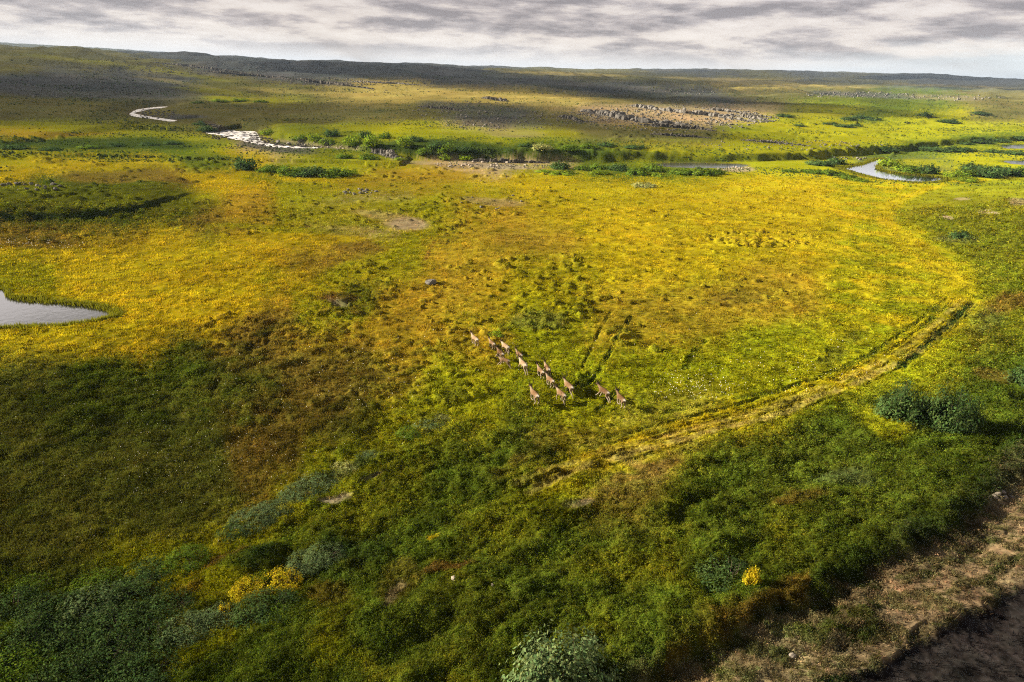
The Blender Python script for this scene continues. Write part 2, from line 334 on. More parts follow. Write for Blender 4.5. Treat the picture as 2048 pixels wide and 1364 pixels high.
PATCH = [  # letter, centre, half axes (picture points), turn, strength
    ('L', 770, 428, 150, 30, 0, .95), ('E', 130, 408, 260, 34, 0, .7), ('Y', 1090, 585, 130, 70, 0, .4), ('L', 1480, 720, 200, 60, -8, .4),
    ('X', 690, 988, 30, 7, -14, 1), ('R', 792, 975, 26, 5, -12, .8), ('X', 756, 956, 22, 4, -14, .8), ('X', 1165, 1003, 34, 9, -16, .8), ('X', 790, 1186, 26, 11, -45, .8),
    ('X', 828, 450, 48, 13, 6, .8), ('T', 770, 430, 60, 8, 8, .4), ('X', 1000, 405, 60, 8, 5, .4), ('X', 1890, 435, 14, 4, 10, .9), ('X', 1975, 427, 22, 3, 3, .9), ('X', 2035, 405, 20, 8, 3, .5), ('X', 1920, 398, 16, 3, 0, .6),
    ('R', 690, 592, 36, 12, 8, .8), ('X', 692, 603, 24, 6, 14, .7), ('B', 250, 356, 125, 15, 0, .9), ('O', 95, 270, 100, 5, 0, 1), ('B', 735, 493, 55, 12, 6, .8), ('O', 1060, 478, 130, 32, 3, .6), ('B', 1050, 478, 60, 14, 3, .35),
    ('O', 870, 350, 100, 10, 3, .9), ('O', 1440, 610, 140, 42, 4, .5), ('B', 1470, 598, 60, 16, 0, .5), ('L', 560, 455, 180, 8, 3, .6), ('Y', 620, 472, 130, 10, 3, .9), ('Y', 640, 355, 90, 9, 3, .6), ('Y', 400, 355, 80, 10, 3, .9),
    ('B', 60, 488, 130, 14, 0, .8), ('B', 520, 640, 90, 16, -14, .6), ('D', 560, 655, 70, 12, -16, .5), ('O', 980, 672, 60, 14, 6, .8), ('W', 1080, 645, 60, 20, 0, .35), ('L', 700, 545, 60, 22, -20, .8), ('G', 730, 600, 40, 40, 0, .3),
    ('D', 190, 292, 190, 12, 0, .75), ('D', 20, 294, 60, 8, 0, .8), ('G', 390, 322, 60, 14, 0, .7), ('D', 650, 270, 110, 20, 4, .5), ('D', 900, 298, 150, 17, 2, .8), ('D', 1230, 306, 160, 8, 2, .6), ('D', 1480, 315, 170, 8, 0, .5), ('R', 1330, 290, 80, 10, 3, .25),  # dark patches along the river bank paint its shaded face
    ('X', 1000, 333, 75, 5, 4, .9), ('X', 850, 328, 60, 4, 4, .5), ('X', 1462, 337, 40, 6, 4, .9), ('X', 1030, 266, 70, 9, 4, .5), ('S', 560, 298, 90, 9, 6, .8), ('X', 660, 292, 80, 6, 6, .6), ('S', 340, 232, 60, 5, 0, .8),
    ('S', 940, 215, 90, 10, 4, .6), ('S', 1010, 245, 90, 14, 4, .5), ('S', 120, 178, 250, 18, 3, .85), ('S', 640, 163, 90, 7, 6, .7), ('S', 1730, 190, 110, 6, 3, .7), ('X', 1890, 195, 80, 6, 3, .4), ('P', 900, 188, 180, 9, 4, .6), ('P', 330, 165, 90, 4, 8, .3), ('L', 250, 135, 200, 5, 8, .35), ('L', 420, 183, 120, 5, 5, .4), ('P', 640, 186, 160, 5, 4, .5), ('P', 1180, 198, 120, 5, 4, .5), ('P', 1150, 148, 120, 3, 2, .6), ('P', 1480, 160, 160, 3, 2, .5), ('P', 1640, 172, 120, 3, 2, .4), ('P', 1900, 172, 120, 2, 2, .4), ('L', 1000, 262, 200, 8, 3, .4), ('Y', 1650, 285, 60, 5, 2, .5), ('O', 1280, 250, 60, 5, 5, .3),  # the thin pale strips paint sunlit bands onto the far slopes
    ('L', 470, 199, 90, 6, 2, .7), ('G', 1470, 255, 60, 8, 3, .5), ('L', 1820, 330, 60, 12, 0, .8), ('L', 1430, 830, 60, 14, -10, .6), ('L', 1420, 790, 140, 40, -14, .4), ('L', 1760, 850, 60, 30, 20, .8), ('R', 2010, 610, 70, 18, -14, .6), ('R', 1985, 755, 40, 12, 10, .5),
    ('W', 1950, 640, 60, 26, 0, .3), ('W', 1900, 480, 60, 5, 3, .4), ('E', 1060, 1020, 110, 50, -16, .75), ('E', 760, 990, 110, 30, -20, .6), ('B', 1070, 930, 90, 24, -20, .6), ('R', 1290, 935, 70, 16, -16, .4), ('R', 430, 1120, 60, 8, -30, .8), ('R', 360, 1185, 24, 10, -30, .35),
    ('D', 470, 1125, 70, 18, -20, .6), ('D', 720, 1110, 90, 34, -30, .5), ('R', 660, 1185, 40, 20, -30, .35), ('B', 800, 1160, 50, 40, -40, .5), ('R', 900, 1148, 60, 8, -12, .7), ('G', 900, 1230, 160, 50, -14, .5), ('D', 1030, 1190, 60, 20, 0, .4), ('R', 1600, 1000, 60, 12, -6, .5),
    ('W', 1690, 960, 60, 16, 0, .4), ('Y', 880, 1084, 14, 4, -10, .9), ('L', 420, 1280, 50, 7, -30, .8), ('W', 560, 1010, 80, 10, -28, .7), ('W', 690, 945, 80, 9, -24, .6), ('L', 600, 1000, 120, 18, -28, .5), ('L', 330, 1110, 120, 22, -24, .4),
    ('X', 2010, 990, 44, 10, -14, .7), ('T', 1900, 1090, 60, 20, -28, .7), ('D', 1960, 1075, 50, 16, -24, .7), ('D', 1850, 1128, 30, 14, -20, .8), ('D', 1680, 1250, 60, 24, -20, .8), ('D', 1570, 1290, 60, 20, -30, .7), ('T', 1680, 1300, 40, 24, -20, .8), ('T', 1780, 1240, 60, 12, -20, .8),
    ('D', 1860, 1230, 60, 16, -36, .8), ('D', 1700, 1345, 90, 16, -20, .8), ('D', 2010, 1125, 60, 14, -32, .8), ('D', 1480, 1335, 50, 14, -20, .5)]

def survey(px, py):
    """albedo and growth at picture points (bilinear between cells)"""
    j = np.clip(px / 64 - 0.5, 0, 30.999); i = np.interp(py, GY, np.arange(len(GY)))
    i = np.clip(i, 0, len(GY) - 1.001); i0 = i.astype(int); j0 = j.astype(int)
    a = (i - i0)[..., None]; b = (j - j0)[..., None]
    return (GRID[i0, j0] * (1 - a) + GRID[i0 + 1, j0] * a) * (1 - b) + (GRID[i0, j0 + 1] * (1 - a) + GRID[i0 + 1, j0 + 1] * a) * b

def growth(x, y, z):
    """albedo (3), sedge, heath on the land at x, y"""
    r = np.hypot(x, y)
    s1 = np.clip(0.04 * r, 1.6, 60)
    wx = s1 * 2.0 * fbm(x / (s1 * 4.5), y / (s1 * 4.5), 41, 5, .5); wy = s1 * 2.0 * fbm(x / (s1 * 4.5), y / (s1 * 4.5), 45, 5, .5)
    px, py = project(x + wx, y + wy * np.where(r > 500, .35, 1), z)
    front = y > 4
    px = np.where(front, px, 1000.0); py = np.where(front, py, 1380.0)
    jx = rng.normal(0, 1, x.shape); jy = rng.normal(0, 1, x.shape)
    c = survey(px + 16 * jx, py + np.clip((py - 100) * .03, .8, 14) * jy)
    # the edge of the heath ridge is sharp against the bog on the right
    m = np.where((px > 1600) & (py > 345) & (py < 740) & front)[0]
    if len(m):
        dd = sdist(x[m] + .5 * wx[m], y[m] + .5 * wy[m], RIDGE_POLY); fade = (sstep(px[m], 1600, 1720) * (1 - sstep(py[m], 640, 740)))[:, None]
        nz_ = sstep(fbm(x[m] / 7, y[m] / 7, 47, 3), -.3, .5)[:, None]
        inn = np.array(PAL['E']) * (1 - nz_) + .5 * (np.array(PAL['G']) + np.array(PAL['L'])) * nz_; outc = np.array(PAL['Y']) * nz_ + np.array(PAL['L']) * (1 - nz_)
        k_ = sstep(dd, -1.5, 1.5)[:, None]; c[m] = c[m] * (1 - .8 * fade) + .8 * fade * (inn * k_ + outc * (1 - k_))
    px, py = project(x + wx * .35, y + wy * .35 * np.where(r > 500, .35, 1), z); px = np.where(front, px, 1000.0); py = np.where(front, py, 1380.0)
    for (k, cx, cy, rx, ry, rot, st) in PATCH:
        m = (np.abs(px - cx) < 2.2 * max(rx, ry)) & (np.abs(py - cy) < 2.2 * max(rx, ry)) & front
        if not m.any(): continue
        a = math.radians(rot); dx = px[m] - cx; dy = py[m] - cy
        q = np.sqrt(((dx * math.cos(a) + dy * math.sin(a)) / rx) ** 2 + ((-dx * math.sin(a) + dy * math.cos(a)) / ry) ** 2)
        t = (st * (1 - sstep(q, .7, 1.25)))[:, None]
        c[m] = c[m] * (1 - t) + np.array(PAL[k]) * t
    return c

# lines worn or cut into the land
CUT = drape(CUT_PX, .3); CUT_POLY = np.vstack([CUT, [[0, -80], [160, -80], [260, 60]]])
ROADE = drape(ROAD_PX, .95); ROAD_POLY = np.vstack([ROADE, [[20, -60], [160, -60], [240, 40]]])
TRACK = A0(smooth_line([(1060, 985), (1140, 945), (1230, 915), (1320, 890), (1420, 862), (1520, 838), (1620, 802), (1720, 762), (1800, 722), (1870, 672), (1945, 605)]))
TRACK2 = A0(smooth_line([(1190, 905), (1290, 872), (1390, 842), (1500, 815), (1620, 775), (1720, 735), (1790, 695), (1850, 650), (1880, 615)]))
def beside(ln, d):
    t = np.gradient(ln, axis=0); t /= np.linalg.norm(t, axis=1)[:, None] + 1e-9
    return ln + np.stack([-t[:, 1], t[:, 0]], 1) * d
ARC = A0(smooth_line([(1100, 965), (1230, 905), (1400, 850), (1560, 805), (1720, 745), (1830, 690), (1910, 630), (1925, 585), (1890, 530), (1830, 480), (1770, 440), (1800, 400), (1870, 373)]))
PATHS = [  # line, half width, depth, albedo letter, strength
    (ARC, 4.2, .0, 'L', .8), (ARC, 2.4, .0, 'Y', .75), (TRACK, .6, .14, 'P', .8), (beside(TRACK, 1.5), .5, .12, 'P', .6), (beside(TRACK, .8), .22, .25, 'B', .4), (beside(TRACK, -.9), .22, .25, 'K', .4), (beside(TRACK, 2.4), .25, .25, 'G', .7), (beside(TRACK, 3.6), .3, .2, 'G', .5), (TRACK2, .8, .08, 'Y', .55), (beside(TRACK2, 1.2), .25, .2, 'K', .6),
    (A0(smooth_line([(1800, 735), (1850, 690), (1905, 642), (1945, 605)])), .6, .55, 'D', 1.0),
    (A0(smooth_line([(1320, 822), (1390, 812), (1460, 800), (1560, 778), (1680, 740), (1760, 702)])), .35, .22, 'G', .6),
    (A0(smooth_line([(1130, 945), (1230, 905), (1330, 868), (1420, 842), (1500, 822)])), .3, .28, 'B', .5),
    (A0(smooth_line([(1160, 785), (1195, 745), (1222, 700), (1240, 668), (1262, 632)])), .30, .42, 'D', .9),
    (A0(smooth_line([(1165, 735), (1180, 700), (1200, 660), (1222, 622)])), .24, .30, 'K', .7),
    (A0(smooth_line([(1195, 822), (1215, 800), (1235, 780)])), .3, .4, 'D', .9), (A0(smooth_line([(1130, 792), (1160, 770), (1185, 740)])), .35, .35, 'D', .7),
    (A0(smooth_line([(1370, 735), (1392, 700), (1410, 680)])), .5, .3, 'G', .6), (A0(smooth_line([(1650, 730), (1690, 690), (1720, 660)])), 1.3, .30, 'K', .55),
    (A0(smooth_line([(1845, 655), (1868, 630), (1875, 612)])), .5, .25, 'G', .8), (A0(smooth_line([(850, 520), (862, 495), (868, 485)])), .4, .3, 'R', .7),
    (A0(smooth_line([(1770, 440), (1800, 490), (1850, 530), (1890, 565), (1905, 600)])), 2.4, .03, 'Y', .6), (A0(smooth_line([(1640, 460), (1720, 435), (1790, 400), (1870, 375)])), 2.0, .03, 'Y', .6),
    (A0(smooth_line([(700, 800), (650, 850), (560, 905)])), .5, .12, 'K', .3)]

# hummocks: centre, half axes, how many, radius, height, letter
MOUNDS = [(720, 580, 70, 60, 70, (.4, 1.0), (.25, .55), 'G'), (690, 620, 50, 20, 10, (.8, 1.5), (.4, .7), 'R'), (1000, 590, 200, 80, 130, (.35, .9), (.2, .5), 'E'), (1080, 530, 90, 30, 26, (.7, 1.4), (.35, .7), 'E'), (1150, 600, 60, 60, 18, (.6, 1.2), (.4, .7), 'G'),
          (1275, 680, 70, 30, 14, (.5, 1.1), (.4, .7), 'G'), (1150, 770, 26, 24, 6, (.6, 1.3), (.5, .8), 'G'), (1520, 478, 110, 16, 80, (.5, 1.1), (.3, .6), 'R'), (1400, 470, 260, 50, 90, (.4, .9), (.15, .35), 'E'), (1350, 560, 250, 60, 60, (.4, .8), (.15, .35), 'E'),
          (540, 655, 150, 35, 130, (.4, 1.0), (.25, .5), 'B'), (420, 720, 120, 30, 40, (.6, 1.4), (.25, .5), 'G'), (500, 760, 80, 40, 20, (.8, 1.8), (.3, .6), 'G'), (300, 800, 260, 90, 80, (.8, 2.2), (.2, .45), 'G'), (700, 780, 250, 80, 130, (.4, 1.2), (.15, .4), 'K'), (850, 740, 150, 70, 90, (.4, 1.0), (.15, .4), 'E'),
          (480, 430, 130, 40, 70, (.5, 1.2), (.25, .5), 'B'), (420, 325, 100, 22, 70, (.8, 2.0), (.4, .9), 'G'), (150, 300, 250, 26, 110, (1.0, 2.6), (.5, 1.1), 'D'), (200, 350, 220, 30, 60, (.8, 1.6), (.3, .7), 'D'), (130, 410, 170, 40, 80, (.8, 2.2), (.4, .8), 'G'), (90, 470, 140, 16, 60, (.5, 1.5), (.25, .5), 'D'),
          (700, 400, 200, 60, 100, (.5, 1.3), (.2, .5), 'E'), (950, 390, 200, 50, 90, (.5, 1.4), (.25, .6), 'E'), (905, 430, 60, 40, 50, (.6, 1.2), (.3, .6), 'G'), (1400, 400, 300, 40, 60, (.6, 1.3), (.2, .5), 'E'), (800, 345, 300, 14, 70, (.8, 1.8), (.3, .8), 'E'), (1000, 300, 300, 16, 130, (1., 2.8), (.2, .6), 'D'), (1300, 290, 250, 16, 90, (1., 2.8), (.2, .6), 'G'),
          (1500, 310, 250, 12, 100, (1., 2.4), (.1, .3), 'G'), (1500, 268, 350, 12, 90, (1.2, 3.), (.4, 1.), 'D'), (1750, 300, 150, 12, 50, (1.2, 3), (.5, 1.2), 'D'), (1800, 240, 240, 30, 60, (1.5, 4.0), (.6, 1.6), 'D'), (700, 1090, 70, 30, 8, (1.2, 2.4), (.4, .8), 'D'), (1180, 1230, 300, 90, 40, (.8, 1.8), (.2, .5), 'G'), (900, 930, 300, 60, 50, (.8, 1.8), (.15, .4), 'G'), (1600, 1000, 350, 100, 60, (.8, 2.), (.15, .4), 'G'),
          (480, 1120, 60, 16, 6, (1.2, 2.2), (.4, .7), 'D'), (720, 675, 380, 40, 110, (.4, 1.0), (.15, .4), 'K')]

# ------------------------------------------------------------------ the sheet of ground: rings around the camera's foot, finer near
Q = 1.0
th = np.radians(np.arange(50.0, 3.2, -0.045 / Q))
R_ = np.concatenate([[0.4, 6, 11, 15, 18, 21, 24], CAM_H / np.tan(th)])
R_ = np.concatenate([R_, np.exp(np.linspace(math.log(R_[-1]), math.log(12500), int(330 * Q)))[1:]])
az_f = np.radians(np.arange(-49.0, 49.001, 0.064 / Q))
az_c = np.radians(np.arange(51.0, 310.0, 2.5))
AZ = np.concatenate([az_f, az_c]); NC = len(AZ); NR = len(R_); NF = len(az_f)
GX = R_[:, None] * np.sin(AZ)[None]; GYY = R_[:, None] * np.cos(AZ)[None]
X1 = GX.ravel(); Y1 = GYY.ravel()
Zm = macro(X1, Y1)
col = growth(X1, Y1, Zm)
RR = np.hypot(X1, Y1)
sp_r = np.maximum((RR ** 2 + CAM_H ** 2) / CAM_H * np.radians(.045 / Q), RR * np.radians(.06 / Q))
sp_r = np.where(RR > 550, RR * 0.0095, sp_r)
heath = col[:, 4]; sedge = col[:, 3]
Zf = Zm.copy()
# terraces and cuts
d, _ = seg_dist(X1, Y1, PEAT); side = np.interp(np.arctan2(X1, Y1), np.sort(np.arctan2(PEAT[:, 0], PEAT[:, 1])), np.hypot(PEAT[:, 0], PEAT[:, 1])[np.argsort(np.arctan2(PEAT[:, 0], PEAT[:, 1]))])
pk = (np.arctan2(X1, Y1) < np.arctan2(PEAT[-1, 0], PEAT[-1, 1]))
sdp = RR - side + 2.0 * pn(X1 / 5, Y1 / 5, 77)
pend = sstep(np.arctan2(PEAT[-1, 0], PEAT[-1, 1]) - np.arctan2(X1, Y1), 0, .10)
Zf += np.where(pk, 1.3 * pend * sstep(sdp, 0, 1.8) * (1 - sstep(sdp, 20, 60)), 0)
m = pk & (np.abs(sdp - .9) < 1.6); t = (.9 * pend * (1 - sstep(np.abs(sdp - .7), .5, 1.6)) * m)[:, None]; col = col * (1 - t) + np.array(PAL['D']) * t  # step face darkened as peat and as the side turned from the sun
near = RR < 160
sdc = np.full(X1.shape, -99.0); sdc[near] = sdist(X1[near], Y1[near], CUT_POLY) + .55 * fbm(X1[near] / 1.7, Y1[near] / 1.7, 71, 3)
Zf -= 0.85 * sstep(sdc, -.25, .85)
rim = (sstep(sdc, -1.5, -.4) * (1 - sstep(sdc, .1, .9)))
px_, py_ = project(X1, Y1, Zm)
rimc = np.where(((px_ < 1620) & (px_ > 1330))[:, None], np.array([.16, .085, .018, .3, 1]), np.array(PAL['D'])); t = (rim * .65)[:, None]; col = col * (1 - t) + rimc * t  # rust edge midway; elsewhere the cut's shaded face is painted dark
t = sstep(sdc, .1, 1.0)[:, None] * (near[:, None])      # dry verge below the cut
vn = fbm(X1 / 2.3, Y1 / 1.2, 73, 4, .6)
verge = np.where((vn > .10)[:, None], np.array([.10, .12, .035, .5, .8]), np.array([.27, .21, .12, 0, .1]))
tq = t * (0.65 * (1 - sstep(np.abs(vn - .10), 0.0, .02)[:, None] * 0))
dk = (col[:, :1] < .06) & (col[:, 1:2] < .075)
col = np.where(dk, col, col * (1 - tq) + verge * tq)
sdr = np.full(X1.shape, -99.0); sdr[near] = sdist(X1[near], Y1[near], ROAD_POLY) + .35 * fbm(X1[near] / 1.5, Y1[near] / 1.5, 79, 3)
Zf -= 0.25 * sstep(sdr, -.2, .6)
dr_, _ = seg_dist(X1[near], Y1[near], ROADE); rut = np.zeros(X1.shape)
rut[near] = (sdr[near] > .3) * (.06 * np.sin(dr_ * 3.4 + 1.2 * fbm(X1[near] / 3, Y1[near] / 3, 80, 2)) * (.4 + fbm(X1[near] / 2, Y1[near] / 2, 82, 3)) + .05 * fbm(X1[near] / .6, Y1[near] / .6, 81, 4))
Zf += rut
t = sstep(sdr, -.3, .5)[:, None]; rn = fbm(X1 / 1.1, Y1 / 1.1, 83, 4)[:, None]
roadc = np.concatenate([np.array([[.030, .027, .026]]) * (1 + .5 * rn) + np.array([[.02, .018, .016]]) * sstep(dr_ if False else np.zeros_like(X1), 0, 1)[:, None], np.zeros((len(X1), 2))], 1)
ROAD_M = sdr > .2
col = col * (1 - t) + roadc * t
for (ln, hw, dep, k, st) in PATHS:
    lo = ln.min(0) - 6; hi = ln.max(0) + 6
    m = np.where((X1 > lo[0]) & (X1 < hi[0]) & (Y1 > lo[1]) & (Y1 < hi[1]))[0]
    d, al = seg_dist(X1[m], Y1[m], ln); d = d + hw * .6 * pn(X1[m] / 1.4, Y1[m] / 1.4, 90)
    g = 1 - sstep(d, hw * .35, hw * 1.3); brk = sstep(pn(al / 3.5, al * 0, 91), -.45, .05)
    Zf[m] -= .65 * dep * g * brk
    t = (st * g * brk)[:, None]; col[m] = col[m] * (1 - t) + np.array(PAL[k]) * t

def make_fast_at(zgrid):
    def fast(px, py):
        px = np.atleast_1d(np.asarray(px, float)); py = np.atleast_1d(np.asarray(py, float))
        d = rays(px, py); hd = np.hypot(d[:, 0], d[:, 1]); a = np.arctan2(d[:, 0], d[:, 1]); sl_ = d[:, 2] / hd
        j = np.clip(np.rint(np.interp(a, az_f, np.arange(NF))), 0, NF - 1).astype(int)
        x_ = np.empty(len(px)); y_ = np.empty(len(px))
        for q in range(len(px)):
            g = CAM_H + sl_[q] * R_ - zgrid[:, j[q]]
            i = int(np.argmax(g[2:] <= 0)) + 2
            if g[i] > 0: i = NR - 1
            t = g[i - 1] / max(g[i - 1] - g[i], 1e-6); r_ = R_[i - 1] + np.clip(t, 0, 1) * (R_[i] - R_[i - 1])
            x_[q] = r_ * math.sin(a[q]); y_[q] = r_ * math.cos(a[q])
        return x_, y_
    return fast
at = make_fast_at(Zm.reshape(NR, NC))
# hummocks
fine_i = np.arange(NF)
MH = np.zeros((NR, NC)); C2 = col.reshape(NR, NC, 5)
for (cx, cy, rx, ry, n, rr, hh, k) in MOUNDS:
    a = rng.uniform(0, 2 * np.pi, n); q = np.sqrt(rng.uniform(0, 1, n))
    mx, my = at(cx + rx * q * np.cos(a), cy + ry * q * np.sin(a))
    for xx, yy in zip(mx, my):
        R0 = math.hypot(xx, yy); A = math.atan2(xx, yy); rad = rng.uniform(*rr); h = rng.uniform(*hh)
        i0, i1 = np.searchsorted(R_, [R0 - 1.6 * rad, R0 + 1.6 * rad]); j0, j1 = np.searchsorted(az_f, [A - 1.6 * rad / R0, A + 1.6 * rad / R0])
        if i1 <= i0 or j1 <= j0: continue
        gx = GX[i0:i1, j0:j1] - xx; gy = GYY[i0:i1, j0:j1] - yy
        el = rng.uniform(.7, 1.5); an = rng.uniform(0, 3.14); u = (gx * math.cos(an) + gy * math.sin(an)) / el; v = (-gx * math.sin(an) + gy * math.cos(an)) * el
        q = np.sqrt(u * u + v * v) / rad + .35 * pn(GX[i0:i1, j0:j1] / (rad * .8), GYY[i0:i1, j0:j1] / (rad * .8), 95)
        b = 1 - sstep(q, .35, 1.15)
        MH[i0:i1, j0:j1] = np.maximum(MH[i0:i1, j0:j1], h * b)
        t = (b * rng.uniform(.1, .45))[..., None]; cc = np.array(PAL[k]) * np.array([1, 1, 1, 1, 1])  # hummock plant tint, its darker tone also painted in for shade
        C2[i0:i1, j0:j1] = C2[i0:i1, j0:j1] * (1 - t) + cc * t
Zf += MH.ravel()
# tangle of the plant cover
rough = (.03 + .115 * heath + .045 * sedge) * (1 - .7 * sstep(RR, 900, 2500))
for k, lam in enumerate([.28, .55, 1.1, 2.3, 5.0, 11., 26., 60.]):
    f = sstep(lam / sp_r, 1.6, 3.2); m = f > 0
    if lam > 12: f = f * sstep(RR, 300, 900)
    ampl = rough * (lam / .6) ** .62 * (1.0 if lam < 3 else .55 if lam < 8 else .4)
    ampl = np.where(ROAD_M, .02, ampl)
    Zf[m] += (f * ampl * pn(X1 / lam, Y1 / (lam * .8), 100 + k))[m]
# long low swells of the heath, running with the ridge
_a, _b = plane(np.array([300., 1200.]), np.array([1300., 850.]), 3.0); _d = np.array([_a[1] - _a[0], _b[1] - _b[0]]); _d /= np.linalg.norm(_d)
m = np.where((RR < 230) & (heath > .3))[0]
al = X1[m] * _d[0] + Y1[m] * _d[1]; ac = -X1[m] * _d[1] + Y1[m] * _d[0]
Zf[m] += heath[m] * (.26 * fbm(al / 7.5, ac / 2.0, 160, 3) + .22 * pn(al / 16, ac / 4.2, 164))
# fine relief of the plain behind the river
m = np.where((RR > 270) & (RR < 2200))[0]; f = sstep(RR[m], 290, 420) * (1 - .5 * sstep(RR[m], 1200, 2200))
Zf[m] += f * (1.1 * fbm(X1[m] / 42, Y1[m] / 24, 170, 3) + .5 * np.abs(pn(X1[m] / 30, Y1[m] / 13, 174)))
# water beds
for nm, (poly, lev) in WATER.items():
    lo = poly.min(0) - 40; hi = poly.max(0) + 40
    m = np.where((X1 > lo[0]) & (X1 < hi[0]) & (Y1 > lo[1]) & (Y1 < hi[1]))[0]
    sd = sdist(X1[m], Y1[m], poly); rr_ = RR[m]; wv = np.clip(rr_ * .006, .3, 5)
    sd = sd + wv * .6 * fbm(X1[m] / (wv * 3), Y1[m] / (wv * 3), 60, 3)
    e = np.clip(rr_ * .012, .5, 7)
    t = 1 - sstep(sd, -e * 1.2, -.1 * e)           # 1 on land, 0 at the shore
    shore = np.maximum(Zf[m], lev + .12)
    # ease the land down to the shore and put the bed below the water
    tgt = np.where(sd > 0, lev - .10 - .25 * sstep(sd, 0, 2 * e), lev + .05 + .25 * sstep(-sd, 0, e))
    k = 1 - sstep(-sd, 0, 3.0 * e)
    Zf[m] = Zf[m] * (1 - k) + tgt * k
    Zf[m] = np.where(sd <= 0, np.maximum(Zf[m], lev + .04), Zf[m])
    tt = (sstep(sd, -.8 * e, .2 * e) * .75)[:, None]
    bed = np.array([.03, .03, .018, 0, 0]) if nm in ('pond', 'lake', 'far_lagoon', 'backwater') else np.array([.10, .075, .05, 0, 0])
    tt = tt * (sd > -.25 * e)[:, None] if nm == 'pond' else tt
    col[m] = col[m] * (1 - tt) + bed * tt
# mottling of the plant cover
mot = np.ones(len(X1)); hue = np.zeros(len(X1))
for k, lam in enumerate([.4, .9, 2.2, 6., 17., 50., 130.]):
    f = sstep(lam / sp_r, 1.4, 3.0); nn = pn(X1 / lam, Y1 / lam, 200 + k)
    mot += f * (.60 if lam < 3 else .32) * nn * (1.0 if lam < 50 else sstep(RR, 200, 700)); hue += f * .30 * pn(X1 / lam, Y1 / lam, 230 + k)
mot = np.clip(mot, .4, 1.75)
rgb = col[:, :3] * mot[:, None]
rgb[:, 0] *= 1 + .2 * hue; rgb[:, 1] *= 1 - .10 * hue
rgb = np.clip(rgb, .004, .8)
plant_rgb = rgb.copy()                # colour of the plants; the litter between them is darker
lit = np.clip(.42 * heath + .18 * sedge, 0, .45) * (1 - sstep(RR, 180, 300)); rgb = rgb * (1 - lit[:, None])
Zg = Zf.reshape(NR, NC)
at = make_fast_at(Zg)

def ground_z(x, y):
    x = np.atleast_1d(x); y = np.atleast_1d(y)
    i = np.clip(np.interp(np.hypot(x, y), R_, np.arange(NR)), 0, NR - 1.001); j = np.clip(np.interp(np.arctan2(x, y), az_f, np.arange(NF)), 0, NF - 1.001)
    i0 = i.astype(int); j0 = j.astype(int); a = i - i0; b = j - j0
    return (Zg[i0, j0] * (1 - a) + Zg[i0 + 1, j0] * a) * (1 - b) + (Zg[i0, j0 + 1] * (1 - a) + Zg[i0 + 1, j0 + 1] * a) * b

def ground_c(x, y):
    i = np.clip(np.rint(np.interp(np.hypot(x, y), R_, np.arange(NR))), 0, NR - 1).astype(int); j = np.clip(np.rint(np.interp(np.arctan2(x, y), az_f, np.arange(NF))), 0, NF - 1).astype(int)
    return plant_rgb.reshape(NR, NC, 3)[i, j], col.reshape(NR, NC, 5)[i, j, 3:]

def mesh_np(name, verts, faces, mat=None, colors=None, smooth=False, attr='tint'):
    me = bpy.data.meshes.new(name); nv = len(verts); nf, k = faces.shape
    me.vertices.add(nv); me.vertices.foreach_set('co', np.ascontiguousarray(verts, np.float32).ravel())
    me.loops.add(nf * k); me.loops.foreach_set('vertex_index', np.ascontiguousarray(faces, np.int32).ravel())
    me.polygons.add(nf); me.polygons.foreach_set('loop_start', np.arange(0, nf * k, k, dtype=np.int32))
    me.polygons.foreach_set('use_smooth', np.full(nf, smooth, bool))
    me.update(calc_edges=True)
    if colors is not None:
        a = me.color_attributes.new(attr, 'FLOAT_COLOR', 'POINT')
        cc = np.ones((nv, 4), np.float32); cc[:, :3] = colors; a.data.foreach_set('color', cc.ravel())
    if mat: me.materials.append(mat)
    return me

def link(name, me, parent=None, **props):
    o = bpy.data.objects.new(name, me); C.objects.link(o)
    if parent: o.parent = parent
    for k, v in props.items(): o[k] = v
    return o

def mat_new(name):
    m = bpy.data.materials.new(name); m.use_nodes = True
    return m, NT(m.node_tree)

def out(t, sh): t.t.links.new(sh.outputs[0] if isinstance(sh, bpy.types.Node) else sh, t.n('ShaderNodeOutputMaterial').inputs[0])

def ground_material():
    m, t = mat_new('plant_cover')
    at_ = t.n('ShaderNodeAttribute', dict(attribute_name='tint'))
    geo = t.n('ShaderNodeNewGeometry')
    n = t.n('ShaderNodeTexNoise', None, Vector=geo.outputs['Position'], Scale=2.2, Detail=5.0, Roughness=.65)
    f = t.ramp(n.outputs[0], [(.3, (.62, .62, .62)), (.5, (1, 1, 1)), (.72, (1.35, 1.3, 1.2))])
    c = t.mix(1.0, at_.outputs[0], f, 'MULTIPLY')
    p = t.n('ShaderNodeBsdfDiffuse', None, Color=c, Roughness=.6)
    out(t, p); return m
GROUND_M = ground_material()

def sheet(r0_, r1_):
    nr = r1_ - r0_
    i = np.arange(nr - 1)[:, None]; j = np.arange(NC)[None]
    a = i * NC + j; b = i * NC + (j + 1) % NC
    F = np.stack([a, b, b + NC, a + NC], -1).reshape(-1, 4)
    s = slice(r0_ * NC, r1_ * NC)
    return np.stack([X1[s], Y1[s], Zf[s]], 1), F, rgb[s]
kR = int(np.searchsorted(R_, 1500))
vv, ff, cc = sheet(0, kR + 1)
# close the small hole under the camera
vv = np.vstack([vv, [[0, 0, vv[:NC, 2].mean()]]]); cc = np.vstack([cc, cc[:1]])
me = mesh_np('ground', vv, ff, GROUND_M, cc, True)
o = link('ground', me, kind='structure')
ctr = bmesh.new(); ring = [ctr.verts.new(vv[k]) for k in range(NC)]; ctr.faces.new(ring[::-1]); ctr.free()
vv, ff, cc = sheet(kR, NR)
link('hills', mesh_np('hills', vv, ff, GROUND_M, cc, True), kind='structure')

